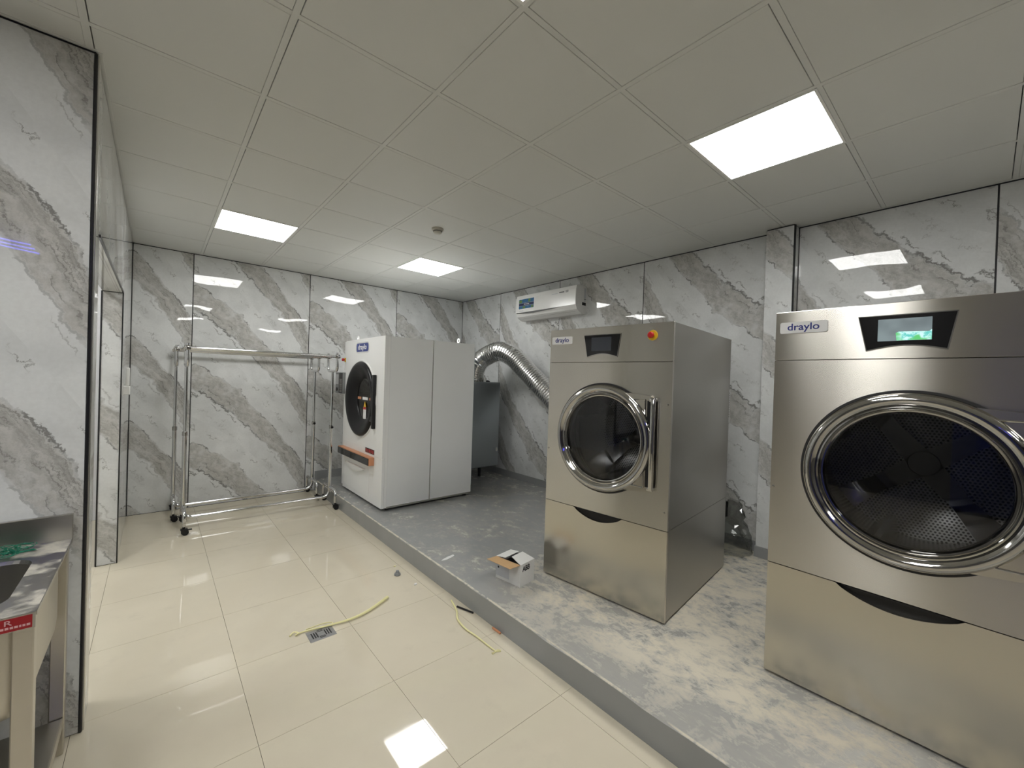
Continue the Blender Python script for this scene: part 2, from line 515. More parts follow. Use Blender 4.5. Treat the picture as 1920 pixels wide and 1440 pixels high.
# ================================================================== SETTING
# ---- floor of 60 cm tiles
fl = struct(add('floor', box(bm_new(), XL, PX, YF, YB, -0.06, -0.008), 'grout'), 'beige polished porcelain tile floor')
tile0 = None
xs = [0.354 + 0.6 * k for k in range(-6, 4)]
ys = [1.35 + 0.603 * k for k in range(-8, 9)]
for x0, x1 in zip(xs[:-1], xs[1:]):
    for y0, y1 in zip(ys[:-1], ys[1:]):
        a, b = max(x0, XL) + 0.0009, min(x1, PX) - 0.0009
        c, d = max(y0, YF) + 0.0009, min(y1, YB) - 0.0009
        if b - a < 0.02 or d - c < 0.02: continue
        full = abs(b - a - 0.5982) < 1e-4 and abs(d - c - 0.6012) < 1e-4
        if full and tile0:
            clone(tile0, fl, (a, c, 0))
        else:
            o = add('tile', box(bm_new(), 0, b - a, 0, d - c, -0.008, 0), 'tile', fl, loc=(a, c, 0))
            if full: tile0 = o

# ---- raised platform
def platform():
    bm = bm_new()
    n = 90
    rnd = random.Random(3)
    rows = []
    for i in range(n + 1):
        y = YF + (YB - YF) * i / n
        w = 0.003 * (rnd.random() - 0.5); c = 0.006 + 0.006 * rnd.random() ** 3
        rows.append([bm.verts.new(p) for p in ((PX + w, y, -0.05), (PX + w, y, PT - c), (PX + w + c, y, PT - 0.001), (PX + 0.05, y, PT), (XR, y, PT), (XR, y, -0.05))])
    for A, B in zip(rows[:-1], rows[1:]):
        for k in range(5): bm.faces.new((A[k], A[k + 1], B[k + 1], B[k]))
    bm.faces.new(rows[0]); bm.faces.new(rows[-1][::-1])
    return bm
struct(add('floor_platform', platform(), 'platform'), 'raised grey screed platform under the dryers, dusty with trowel marks')

# ---- walls of marble-print sheets
def wall_core(name, x0, x1, y0, y1, z0=0.0, z1=ZC, label=None):
    o = add(name, box(bm_new(), x0, x1, y0, y1, z0, z1), 'core')
    return struct(o, label)

def panel(parent, side, a, b, z0, z1, fixed, u0=0.0, mat='marble', th=0.006, gap=0.0045):
    """side: 'back' faces -Y (u along +X), 'right' faces -X (u along -Y), 'left' faces +X (u along +Y), 'front' faces +Y (u along -X).
    a,b: start and end of the sheet in the direction of u, u0: where the print starts"""
    w = abs(b - a)
    o = add('panel', box(bm_new(), u0 + gap, u0 + w - gap, 0, th, 0.004, z1 - z0 - 0.004, 0.001), mat, parent)
    if side == 'back': mx = Matrix(((1, 0, 0, a - u0), (0, 1, 0, fixed), (0, 0, 1, z0), (0, 0, 0, 1)))
    elif side == 'right': mx = Matrix(((0, 1, 0, fixed), (-1, 0, 0, a + u0), (0, 0, 1, z0), (0, 0, 0, 1)))
    elif side == 'left': mx = Matrix(((0, -1, 0, fixed), (1, 0, 0, a - u0), (0, 0, 1, z0), (0, 0, 0, 1)))
    else: mx = Matrix(((-1, 0, 0, a + u0), (0, -1, 0, fixed), (0, 0, 1, z0), (0, 0, 0, 1)))
    # keep the print anchored to the floor
    for v in o.data.vertices: v.co.z += z0
    mx[2][3] = 0.0
    o.matrix_local = mx
    return o

ZT = ZC - 0.006
wb = wall_core('wall_back', XS - 0.2, XR + 0.2, YB + 0.006, YB + 0.16, label='back wall of marble-print sheets with dark joints')
for a, b, u0 in ((XS, 0.30, 0.71), (0.30, 1.527, 0), (1.527, 2.755, 0), (2.755, XR, 0)):
    panel(wb, 'back', a, b, 0.0, ZT, YB, u0)
wr = wall_core('wall_right', XR + 0.006, XR + 0.16, YF, YB, label='right wall of marble-print sheets behind the dryers')
for a, b, u0 in ((YB, 4.894, 0.2), (4.894, 3.674, 0), (3.674, 2.45, 0), (2.45, 1.243, 0), (1.035, -0.02, 0.165), (-0.02, -1.245, 0), (-1.245, -2.47, 0), (-2.47, YF, 0)):
    panel(wr, 'right', a, b, PT + 0.085, ZT, XR, u0, 'marble_turned')
pil = struct(add('wall_pillar', box(bm_new(), 3.856, XR + 0.006, 1.041, 1.237, 0, ZC), 'core'), 'narrow marble-clad pillar on the right wall between the steel dryers')
panel(pil, 'right', 1.243, 1.035, PT + 0.085, ZT, 3.85, 0.45, 'marble_turned', gap=0.003)
panel(pil, 'back', 3.85, XR, PT + 0.085, ZT, 1.035, 0.1, 'marble_turned', gap=0.003)
struct(add('trim_1', box(bm_new(), 3.844, 3.858, 1.028, 1.042, PT, ZT, 0.003), 'black_trim'), 'black corner strip on the pillar')

# side wall with the doorway
DY0, DY1, DZ = 2.70, 4.53, 2.165
ws = add('wall_left', box(box(box(bm_new(), XS - 0.12, XS - 0.006, DY1 + 0.006, YB, 0, ZC), XS - 0.12, XS - 0.006, YP + 0.12, DY0 - 0.006, 0, ZC),
                          XS - 0.12, XS - 0.006, DY0 - 0.006, DY1 + 0.006, DZ + 0.006, ZC), 'core')
struct(ws, 'left wall with the open doorway, seen at a sharp angle')
panel(ws, 'left', DY1, YB, 0, ZT, XS, 0.0)
panel(ws, 'left', YP + 0.012, DY0, 0, ZT, XS, 1.0)
panel(ws, 'left', DY0, DY1, DZ, ZT, XS, 0.0)
# jamb linings
panel(ws, 'back', XS - 0.12, XS, 0, DZ, DY1, 0.3, 'marble_turned', gap=0.002)
panel(ws, 'front', XS, XS - 0.12, 0, DZ, DY0, 0.3, gap=0.002)
add('panel', box(bm_new(), XS - 0.12, XS, DY0 + 0.006, DY1 - 0.006, DZ, DZ + 0.006), 'marble', ws)
struct(add('trim_2', box(box(bm_new(), XS - 0.004, XS + 0.004, DY1 - 0.004, DY1 + 0.012, 0, DZ + 0.008), XS - 0.126, XS - 0.116, DY1 - 0.004, DY1 + 0.008, 0, DZ), 'black_trim'), 'black edging of the doorway far jamb')
struct(add('trim_3', box(bm_new(), XS - 0.004, XS + 0.004, DY0, DY1, DZ - 0.002, DZ + 0.012), 'black_trim'), 'black edging over the doorway')

# partition behind the sink
wp = wall_core('wall_partition', XL, XS - 0.006, YP + 0.006, YP + 0.12, label='near marble-print wall behind the steel sink')
for a, b, u0 in ((-1.435, XS - 0.008, 0), (-2.66, -1.435, 0), (XL, -2.66, 0.88)):
    panel(wp, 'back', a, b, 0.0, ZT, YP, u0, 'marble_partition')
struct(add('trim_4', box(bm_new(), XS - 0.012, XS - 0.001, YP - 0.004, YP + 0.008, 0.0, ZT, 0.003), 'black_trim'), 'black corner strip of the partition wall')
struct(add('trim_5', box(bm_new(), XS - 0.004, XS + 0.004, YP + 0.007, YP + 0.032, 0.0, ZT, 0.002), 'alu'), 'bright metal corner strip beside the black one')

# walls behind and to the left of the camera
wl = struct(add('wall_far_left', box(bm_new(), XL - 0.16, XL, YF, YP, 0, ZC), 'dim_wall'), 'far left wall, coloured dark grey to dim its reflections in the steel')
wf = struct(add('wall_front', box(bm_new(), XL, XR, YF - 0.16, YF, 0, ZC), 'dim_wall'), 'wall behind the camera, coloured dark grey to dim its reflections in the steel')

# next room seen through the doorway
nr = struct(add('wall_next_room', box(box(box(bm_new(), XL, XS - 0.13, YB + 0.006, YB + 0.1, 0, ZC), XL - 0.1, XL, YP, YB, 0, ZC), XL, XS - 0.12, YP + 0.121, YP + 0.14, 0, ZC), 'white_paint'), 'white painted walls of the room beyond the doorway')
struct(add('floor_next_room', box(bm_new(), XL, XS - 0.12, YP + 0.15, YB, 0.0005, 0.004), 'tile'), 'tiled floor of the room beyond the doorway')

# skirtings
def skirt(name, pts, label):
    return struct(add(name, prism(bm_new(), pts[0], pts[1], pts[2], pts[3]), 'skirt'), label)
skirt('baseboard_right', ([(XR - 0.012, PT - 0.01), (XR + 0.006, PT - 0.01), (XR + 0.006, PT + 0.088), (XR - 0.004, PT + 0.088)], 'y', 1.04, YB), 'grey painted skirting along the right wall')
skirt('baseboard_front', ([(XR - 0.012, PT - 0.01), (XR + 0.006, PT - 0.01), (XR + 0.006, PT + 0.088), (XR - 0.004, PT + 0.088)], 'y', YF, 1.04), 'grey painted skirting behind the nearest dryer')
skirt('baseboard_back', ([(YB - 0.010, PT - 0.01), (YB + 0.006, PT - 0.01), (YB + 0.006, PT + 0.11), (YB - 0.004, PT + 0.11)], 'x', PX, XR - 0.01), 'grey painted skirting along the back wall on the platform')
struct(add('baseboard_pillar', box(bm_new(), 3.838, XR, 1.023, 1.249, PT - 0.01, PT + 0.088, 0.002), 'skirt'), 'grey painted skirting round the pillar')

# ---- suspended ceiling, 60 cm grid
GX, GY = 0.365, 1.716
ce = struct(add('ceiling', box(bm_new(), XL - 0.1, XR + 0.1, YF - 0.1, YB + 0.1, ZC + 0.06, ZC + 0.12), 'core'), 'suspended ceiling of square white panels')
lamps = {(0, 4), (3, 4), (3, -2), (0, -2), (-3, -2), (-5, -2), (0, -7), (3, -7), (-3, 2), (-3, 5)}
cp0 = None
cx = [GX + 0.6 * k for k in range(-6, 8)]
cy = [GY + 0.6 * k for k in range(-9, 9)]
for i in range(-6, 7):
    for j in range(-9, 8):
        if (i, j) in lamps: continue
        x0, x1 = max(GX + 0.6 * i + 0.0125, XL), min(GX + 0.6 * (i + 1) - 0.0125, XR)
        y0, y1 = max(GY + 0.6 * j + 0.0125, YF), min(GY + 0.6 * (j + 1) - 0.0125, YB)
        if x1 - x0 < 0.03 or y1 - y0 < 0.03: continue
        x0 += 0.0030; y0 += 0.0030
        full = abs(x1 - x0 - 0.5720) < 1e-4 and abs(y1 - y0 - 0.5720) < 1e-4
        if full and cp0: clone(cp0, ce, (x0, y0, ZC + 0.002))
        else:
            o = add('ceiling_panel', box(bm_new(), 0, x1 - x0, 0, y1 - y0, 0, 0.012, 0.0015), 'ceiling', ce, loc=(x0, y0, ZC + 0.002))
            if full: cp0 = o
for k in range(-5, 7):
    x = GX + 0.6 * k
    if XL < x < XR: add('ceiling_rail', box(bm_new(), x - 0.012, x + 0.012, YF, YB, ZC, ZC + 0.03, 0.001), 'rail', ce)
for k in range(-8, 9):
    y = GY + 0.6 * k
    if YF < y < YB: add('ceiling_rail', box(bm_new(), XL, XR, y - 0.012, y + 0.012, ZC + 0.0004, ZC + 0.03, 0.001), 'rail', ce)
for nm, args in (('ceiling_rail', (XR - 0.02, XR, YF, YB)), ('ceiling_rail', (XS, XR, YB - 0.02, YB)), ('ceiling_rail', (XS, XS + 0.012, YP, YB)), ('ceiling_rail', (XL, XS, YP - 0.014, YP))):
    add(nm, box(bm_new(), *args, ZC - 0.001, ZC + 0.02), 'rail', ce)

# ---- ceiling lamps
lamp_labels = {(0, 4): 'square LED ceiling panel above the garment racks, leftmost in view',
               (3, 4): 'square LED ceiling panel above the white dryer, near the back corner',
               (3, -2): 'largest square LED ceiling panel, above the steel dryers',
               (0, -2): 'square LED ceiling panel just above the top of the picture',
               (-3, -2): 'square LED ceiling panel above the floor left of the camera',
               (-5, -2): 'unseen square LED ceiling panel added by the far left wall to brighten the sink partition',  # no lamp known here; added to brighten the sink partition
               (0, -7): 'square LED ceiling panel behind the camera, middle row',
               (3, -7): 'square LED ceiling panel behind the camera by the right wall',
               (-3, 2): 'square LED ceiling panel in the room beyond the doorway, nearer one',
               (-3, 5): 'square LED ceiling panel in the room beyond the doorway, farther one'}
lf = ld = None
for (i, j), lab in lamp_labels.items():
    x, y = GX + 0.6 * i + 0.3, GY + 0.6 * j + 0.3
    t = tag(empty('ceiling_lamp', (x, y, ZC)), lab, 'ceiling lamp', 'square LED panels in the ceiling grid')
    if lf is None:
        bm = bm_new()
        for a in ((-0.293, 0.293, -0.293, -0.281), (-0.293, 0.293, 0.281, 0.293), (-0.293, -0.281, -0.281, 0.281), (0.281, 0.293, -0.281, 0.281)):
            box(bm, *a, -0.004, 0.02)
        lf = add('frame', bm, 'lamp_frame', t)
        ld = add('diffuser', box(bm_new(), -0.282, 0.282, -0.282, 0.282, -0.0015, 0.01), 'lamp', t)
    else:
        clone(lf, t); clone(ld, t)

# smoke detector
t = tag(empty('smoke_detector', (1.87, 3.235, ZC)), 'small round smoke detector on a ceiling panel', 'smoke detector')
add('base', lathe(bm_new(), [(0, 0.004), (0.052, 0.004), (0.052, -0.012), (0.046, -0.016), (0, -0.016)], (0, 0, 0), (0, 0, 1), 32), 'smoke', t, True)
add('sensor_head', lathe(bm_new(), [(0, -0.015), (0.040, -0.015), (0.038, -0.034), (0.026, -0.044), (0, -0.045)], (0, 0, 0), (0, 0, 1), 32), 'smoke', t, True)
add('vent_slot', lathe(bm_new(), [(0.0388, -0.020), (0.0405, -0.022), (0.0398, -0.028), (0.0378, -0.029)], (0, 0, 0), (0, 0, 1), 32), 'ac_slot', t)

# ================================================================== STEEL DRYERS
def panel_with_hole(W, z0, z1, yc, zc, r, x0, x1, n=96):
    bm = bm_new()
    rows = []
    angs = sorted(set([2 * math.pi * k / n for k in range(n)] + [math.atan2(b, a) % (2 * math.pi) for a in (0 - yc, W - yc) for b in (z0 - zc, z1 - zc)]))
    for x in (x0, x1):
        ci, ou = [], []
        for a in angs:
            c, s = math.cos(a), math.sin(a)
            tx = ((W - yc) / c if c > 1e-9 else (-yc / c if c < -1e-9 else 1e9))
            tz = ((z1 - zc) / s if s > 1e-9 else ((z0 - zc) / s if s < -1e-9 else 1e9))
            tt = min(tx, tz)
            ci.append(bm.verts.new((x, yc + r * c, zc + r * s)))
            ou.append(bm.verts.new((x, yc + tt * c, zc + tt * s)))
        rows.append((ci, ou))
    (c0, o0), (c1, o1) = rows
    m = len(angs)
    for i in range(m):
        j = (i + 1) % m
        bm.faces.new((c0[i], o0[i], o0[j], c0[j])); bm.faces.new((c1[i], c1[j], o1[j], o1[i]))
        bm.faces.new((c0[i], c0[j], c1[j], c1[i])); bm.faces.new((o0[i], o1[i], o1[j], o0[j]))
    return bm

def steel_dryer(loc, rz, W, label, glowing):
    """local x: depth from the front face, y: from the right-hand edge to the left, z up from the platform"""
    D, ZTOP, ZS, ZL = 1.13, 1.792, 1.556, 0.552
    k = W / 0.911
    t = tag(empty('steel_dryer', loc, rz), label, 'dryer', 'brushed steel tumble dryers')
    yc, zc, R = 0.453 * k, 1.056, 0.352 * (1 + (k - 1) * 0.25)
    # cabinet
    add('front_panel', panel_with_hole(W, ZL + 0.002, ZS - 0.002, yc, zc, R * 0.90, 0.0, 0.02), 'steel', t, uv=True)
    cpn = add('control_panel', box(bm_new(), 0.0, 0.02, 0, W, ZS + 0.001, ZTOP, 0.0015), 'steel', t, uv=True)
    # lower drawer with the lens-shaped grip cut-out
    g0, g1, dip = 0.296 * k, 0.66 * k, 0.058
    pts = [(0, 0.012), (W, 0.012), (W, ZL - 0.002)]
    n = 20
    for i in range(n + 1):
        a = i / n
        y = g1 + (g0 - g1) * a
        pts.append((y, ZL - 0.002 - dip * math.sin(math.pi * a) ** 0.75))
    pts += [(0, ZL - 0.002)]
    dr = add('drawer', prism(bm_new(), pts, 'x', 0.0, 0.02), 'steel_low', t, uv=True)
    add('grip_recess', box(bm_new(), 0.021, 0.045, g0 - 0.02, g1 + 0.02, ZL - 0.09, ZL + 0.002), 'black', dr)
    add('grip_lip', prism(bm_new(), [(g0 + 0.02, ZL - 0.003), (g1 - 0.02, ZL - 0.003), (g1 - 0.06, ZL - 0.012), (g0 + 0.06, ZL - 0.012)], 'x', 0.004, 0.022), 'black', dr)
    # sides, top, back, plinth
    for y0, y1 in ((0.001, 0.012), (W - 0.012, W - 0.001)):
        add('side_panel', box(bm_new(), 0.021, D, y0, y1, ZL + 0.001, ZTOP - 0.002), 'steel_shaded', t, uv=True)
        add('lower_side_panel', box(bm_new(), 0.021, D, y0, y1, 0.012, ZL - 0.001), 'steel_shaded', t, uv=True)
    add('top_panel', box(bm_new(), 0.0205, D, 0.013, W - 0.013, ZTOP - 0.02, ZTOP - 0.006), 'steel_shaded', t, uv=True)
    add('rear_panel', box(bm_new(), D - 0.012, D - 0.0005, 0.013, W - 0.013, 0.012, ZTOP - 0.02), 'steel_shaded', t, uv=True)
    add('base', box(bm_new(), 0.03, D - 0.03, 0.02, W - 0.02, 0.0, 0.0118), 'black', t)
    vb = add('rear_vent_box', box(bm_new(), D, D + 0.13, 0.03, 0.30, 1.13, 1.40, 0.004), 'grey_enamel', t)
    bm = bm_new()
    for i in range(11): box(bm, D + 0.045, D + 0.105, 0.0275, 0.0305, 1.175 + i * 0.019, 1.175 + i * 0.019 + 0.008)
    add('louvre', bm, 'black', vb)
    # screws along the right-hand edge of the front panel
    for z in (0.66, 1.30):
        add('screw', lathe(bm_new(), [(0, -0.004), (0.005, -0.003), (0.006, 0.0)], (0, 0.022, z), (1, 0, 0), 10), 'chrome', t, True)
    add('screw', lathe(bm_new(), [(0, -0.004), (0.005, -0.003), (0.006, 0.0)], (0, W - 0.012, 0.93), (1, 0, 0), 10), 'chrome', t, True)
    # badge
    by = W - 0.106 * k
    bd = add('badge', prism(bm_new(), rrect(by, 1.7135, 0.176 * k, 0.054, 0.008), 'x', -0.004, 0.0), 'badge', cpn)
    text('badge_lettering', 'draylo', 0.046, 'navy', cpn, frame_mx((-0.0045, by, 1.715), (0, -1, 0), (0, 0, 1)), 0.118 * k, bold=0.0006)
    # touch screen in its black surround
    def bez(e):
        p = [(0.614 * k + e, 1.737 + e), (0.587 * k + e * 0.8, 1.594 - e)]
        for i in range(1, 12):
            a = i / 12
            p.append((0.587 * k + (0.365 - 0.587) * k * a, 1.594 - e + 0.020 * math.sin(math.pi * a)))
        p += [(0.365 * k - e * 0.8, 1.594 - e), (0.343 * k - e, 1.737 + e)]
        return p
    sr = add('screen_surround', prism(bm_new(), bez(0), 'x', -0.008, 0.0), 'black_gloss', cpn)
    add('screen_rim', prism(bm_new(), bez(0.004), 'x', -0.005, 0.0), 'chrome', cpn)
    ds = add('display', box(bm_new(), -0.0092, -0.0079, 0.405 * k, 0.555 * k, 1.630, 1.722), 'screen' if glowing else 'display', cpn)
    if glowing:
        add('reflection_patch', prism(bm_new(), [(0.405 * k, 1.631), (0.500 * k, 1.631), (0.503 * k, 1.662), (0.495 * k, 1.668), (0.412 * k, 1.664), (0.405 * k, 1.672)], 'x', -0.0098, -0.0090), 'screen_reflection', cpn)
    # emergency stop
    es = add('emergency_stop', lathe(bm_new(), [(0, -0.006), (0.030, -0.006), (0.032, 0.0)], (0, 0.129 * k, 1.716), (1, 0, 0), 28), 'yellow', cpn, True)
    add('stop_button', lathe(bm_new(), [(0, -0.040), (0.014, -0.039), (0.019, -0.034), (0.019, -0.022), (0.012, -0.018), (0.012, -0.005)], (0, 0.129 * k, 1.716), (1, 0, 0), 24), 'red', cpn, True)
    # door
    prof = [(R * 1.005, 0.0), (R * 1.005, -0.006), (R, -0.016), (R * 0.985, -0.030), (R * 0.955, -0.040), (R * 0.915, -0.043), (R * 0.885, -0.039), (R * 0.865, -0.028),
            (R * 0.855, -0.026), (R * 0.845, -0.031), (R * 0.830, -0.032), (R * 0.818, -0.026), (R * 0.808, -0.018), (R * 0.800, -0.021), (R * 0.785, -0.020), (R * 0.772, -0.010), (R * 0.765, 0.014), (R * 0.80, 0.016)]
    dring = add('door', lathe(bm_new(), prof, (0, yc, zc), (1, 0, 0), 96), 'chrome', t, True)
    add('door_gasket', lathe(bm_new(), [(R * 1.03, -0.001), (R * 1.03, -0.008), (R * 1.004, -0.009), (R * 1.0, -0.001)], (0, yc, zc), (1, 0, 0), 96), 'rubber', dring, True)
    add('door_glass', lathe(bm_new(), [(R * 0.778, -0.008), (R * 0.6, -0.011), (R * 0.3, -0.014), (0, -0.015)], (0, yc, zc), (1, 0, 0), 64), 'glass', dring, True)
    # bracket plate that carries the handle
    hy = 0.118 * k
    yb = lambda a: yc + R * math.cos(a)
    arc = [(yc + R * 0.97 * math.cos(a), zc + R * 0.97 * math.sin(a)) for a in [math.radians(180 + 55 - i * 5.5 - 0) for i in range(21)]]
    arc = [p for p in arc]
    plate = [(hy - 0.008, zc + 0.282), (hy + 0.006, zc + 0.292)]
    a_top, a_bot = math.radians(118), math.radians(242)
    for i in range(25):
        a = a_top + (a_bot - a_top) * i / 24
        plate.append((yc + R * 0.985 * math.cos(a), zc + R * 0.985 * math.sin(a)))
    plate += [(hy + 0.006, zc - 0.292), (hy - 0.008, zc - 0.282)]
    # plate outline runs counter to y; ring lies at larger y, so mirror the arc to the handle side
    add('handle_plate', prism(bm_new(), plate, 'x', -0.018, -0.001), 'steel_low', dring, uv=True)
    for s in (1, -1):
        bm = bm_new()
        tri = [(-0.0185, hy + 0.034, zc + s * 0.268), (-0.0185, hy + 0.125 * k, zc + s * 0.268), (-0.0185, hy + 0.034, zc + s * 0.125), (-0.0185, hy + 0.034, zc + s * 0.268)]
        tube(bm, corner_path(tri, 0.012), 0.0042, 6)
        add('plate_rib', bm, 'chrome', dring, True)
    add('handle_shadow_gap', box(bm_new(), -0.0195, -0.0175, hy - 0.007, hy + 0.022, zc - 0.262, zc + 0.262), 'black', dring)
    add('handle', box(bm_new(), -0.044, -0.020, hy - 0.032, hy - 0.008, zc - 0.275, zc + 0.275, 0.006, 2), 'chrome', dring, True)
    for s in (1, -1):
        add('handle_foot', box(bm_new(), -0.034, -0.002, hy - 0.030, hy + 0.006, zc + s * 0.268 - 0.012, zc + s * 0.268 + 0.012, 0.004, 2), 'chrome', dring, True)
    # drum
    Rd = R * 1.12
    dm = add('drum', lathe(bm_new(), [(R * 0.90, 0.021), (R * 0.86, 0.05), (R * 0.86, 0.09), (R * 0.90, 0.10), (Rd * 0.97, 0.115), (Rd, 0.13), (Rd, 0.20), (Rd * 0.985, 0.21), (Rd, 0.22), (Rd, 0.28), (Rd * 0.985, 0.29), (Rd, 0.30), (Rd, 0.70)], (0, yc, zc), (1, 0, 0), 72), 'drum', t, True)
    add('drum_collar', lathe(bm_new(), [(R * 0.79, 0.017), (R * 0.80, 0.040), (R * 0.84, 0.075), (R * 0.855, 0.098)], (0, yc, zc), (1, 0, 0), 72), 'black', dm, True)
    add('drum_back', lathe(bm_new(), [(Rd * 1.0, 0.70), (Rd * 0.6, 0.69), (0, 0.688)], (0, yc, zc), (1, 0, 0), 64), 'perf', dm)
    for a in (52, 142, 232, 322):
        ca, sa = math.cos(math.radians(a)), math.sin(math.radians(a))
        bm = bm_new()
        outl = [(0.02, 0.055), (Rd * 0.55, 0.040), (Rd * 0.97, 0.062), (Rd * 0.97, -0.062), (Rd * 0.55, -0.040), (0.02, -0.055)]
        prism(bm, [(yc + u * ca - v * sa, zc + u * sa + v * ca) for u, v in outl], 'x', 0.640, 0.686)
        add('spoke', bm, 'chrome', dm)
    for a in (20, 110, 200, 290):
        ca, sa = math.cos(math.radians(a)), math.sin(math.radians(a))
        bm = bm_new()
        tri = [(Rd * 0.99, 0.05), (Rd * 0.80, 0.012), (Rd * 0.80, -0.012), (Rd * 0.99, -0.05)]
        prism(bm, [(yc + u * ca - v * sa, zc + u * sa + v * ca) for u, v in tri], 'x', 0.14, 0.68)
        add('lifter', bm, 'drum', dm)
    add('hub', lathe(bm_new(), [(0, 0.634), (0.058, 0.635), (0.064, 0.6405)], (0, yc, zc), (1, 0, 0), 32), 'chrome', dm, True)
    return t

D2_ROT = math.radians(5.8)
steel_dryer((2.287, 1.205, PT), D2_ROT, 0.911, 'brushed steel tumble dryer with a dark screen, beside the small open carton', False)
steel_dryer((2.335, 0.695 - 0.987, PT), 0.0, 0.987, 'nearest steel tumble dryer with a lit screen imitating a reflection, cut by the right edge of the picture', True)

# ================================================================== WHITE DRYER
def white_dryer():
    X0, Y0, Y1 = 1.795, 4.10, 5.39
    t = tag(empty('white_dryer', (X0, Y0, PT)), 'large white tumble dryer with a round black door, at the back of the platform', 'dryer')
    W = Y1 - Y0; H0, H1 = 0.03, 1.845; D = 1.14
    wf_ = 1.16   # width of the moulded front
    yc, zc, R = 4.745 - Y0, 1.300 - PT, 0.428
    add('front_frame', panel_with_hole(W, H0 + 0.004, H1 - 0.002, yc, zc, R * 0.88, 0.0305, 0.06), 'white_enamel', t)
    fp = panel_with_hole(wf_, 0.555, H1, yc, zc, R * 0.88, 0.0, 0.03)
    fr = add('front_panel', fp, 'white_enamel', t)
    add('lower_front', box(bm_new(), 0.0, 0.03, 0.0, wf_, H0, 0.553, 0.003), 'white_enamel', t)
    # rounded edge of the moulded front
    add('front_edge', prism(bm_new(), [(0.0, wf_), (0.03, wf_), (0.03, wf_ + 0.035), (0.016, wf_ + 0.026), (0.006, wf_ + 0.014)], 'z', H0, H1), 'white_enamel', t, True)
    add('front_seam', box(bm_new(), -0.0015, 0.002, 0.06, wf_ - 0.06, 1.655, 1.659), 'grey_enamel', fr)
    add('front_seam', box(bm_new(), -0.0015, 0.002, 0.06, wf_ - 0.06, 0.62, 0.6225), 'grey_enamel', fr)
    add('door_lip', lathe(bm_new(), [(R * 1.06, 0.002), (R * 1.055, -0.006), (R * 1.02, -0.008), (R * 1.0, -0.002)], (0, yc, zc), (1, 0, 0), 80), 'white_enamel', fr, True)
    # sides
    add('side_panel', box(bm_new(), 0.061, 0.565, 0.0, 0.012, H0 + 0.015, H1 - 0.002), 'grey_enamel', t)
    add('side_panel', box(bm_new(), 0.578, D, 0.0, 0.012, H0 + 0.015, H1 - 0.002), 'grey_enamel', t)
    add('side_joint', box(bm_new(), 0.562, 0.581, 0.003, 0.016, H0, H1 - 0.004), 'alu', t)
    add('bottom_rail', box(bm_new(), 0.06, D, 0.002, 0.014, H0 - 0.004, H0 + 0.014), 'alu', t)
    add('side_panel', box(bm_new(), 0.061, D, W - 0.012, W, H0, H1 - 0.002), 'grey_enamel', t)
    add('top_panel', box(bm_new(), 0.061, D, 0.012, W - 0.012, H1 - 0.02, H1 - 0.004), 'white_enamel', t)
    add('rear_panel', box(bm_new(), D - 0.012, D, 0.012, W - 0.012, H0, H1 - 0.02), 'grey_enamel', t)
    add('rear_cover', box(bm_new(), D + 0.001, D + 0.08, 0.10, W - 0.1, 0.10, H1 - 0.03, 0.004), 'filter', t)
    for x, y in ((0.09, 0.05), (D - 0.06, 0.05), (0.09, W - 0.08), (D - 0.06, W - 0.08)):
        add('foot', lathe(bm_new(), [(0, 0), (0.024, 0), (0.022, 0.012), (0.010, 0.014), (0.010, 0.035), (0, 0.035)], (x, y, 0), (0, 0, 1), 14), 'rubber', t, True)
    # eye bolts
    for x, y in ((0.94, 0.06), (0.06, W - 0.36)):
        bm = bm_new()
        ring = [(x, y + 0.022 * math.cos(a), H1 + 0.028 + 0.022 * math.sin(a)) for a in [2 * math.pi * i / 20 for i in range(21)]]
        tube(bm, ring, 0.007, 8); lathe(bm, [(0, 0), (0.012, 0), (0.008, 0.008), (0, 0.008)], (x, y, H1 - 0.005), (0, 0, 1), 12)
        add('eye_bolt', bm, 'white_enamel', t, True)
    # blue badge
    by, bz = 4.72 - Y0, 1.893 - PT
    bb = add('badge', prism(bm_new(), rrect(by, bz, 0.40, 0.125, 0.045), 'x', -0.003, 0.0), 'badge', fr)
    add('badge_field', prism(bm_new(), rrect(by, bz, 0.36, 0.098, 0.032), 'x', -0.0045, -0.0029), 'blue_badge', fr)
    text('badge_lettering', 'draylo', 0.085, 'white_print', fr, frame_mx((-0.0052, by, bz + 0.002), (0, -1, 0), (0, 0, 1)), 0.25, bold=0.001)
    # door: wide black ring round a dark bowl
    prof = [(R, 0.001), (R, -0.012), (R * 0.985, -0.026), (R * 0.95, -0.034), (R * 0.90, -0.034), (R * 0.80, -0.020), (R * 0.68, 0.008), (R * 0.59, 0.034), (R * 0.55, 0.050), (R * 0.54, 0.062), (R * 0.86, 0.066)]
    dr = add('door', lathe(bm_new(), prof, (0, yc, zc), (1, 0, 0), 80), 'black', t, True)
    add('door_glass', lathe(bm_new(), [(R * 0.55, 0.052), (R * 0.4, 0.056), (R * 0.2, 0.058), (0, 0.058)], (0, yc, zc), (1, 0, 0), 56), 'dark_glass', dr, True)
    add('drum', lathe(bm_new(), [(R * 0.87, 0.07), (R * 0.95, 0.09), (R * 1.0, 0.12), (R * 1.0, 0.6), (0, 0.6)], (0, yc, zc), (1, 0, 0), 56), 'drum_shade', t, True)
    hb = add('hinge_bar', box(bm_new(), -0.034, 0.0, 4.295 - Y0, 4.345 - Y0, 0.995 - PT, 1.58 - PT, 0.006, 2), 'black', t, True)
    for z in (1.10, 1.48):
        add('hinge_arm', box(bm_new(), -0.030, -0.006, 4.34 - Y0, 4.40 - Y0, z - PT - 0.03, z - PT + 0.03, 0.004), 'black', hb)
    # stickers on the door glass
    gx = 0.050
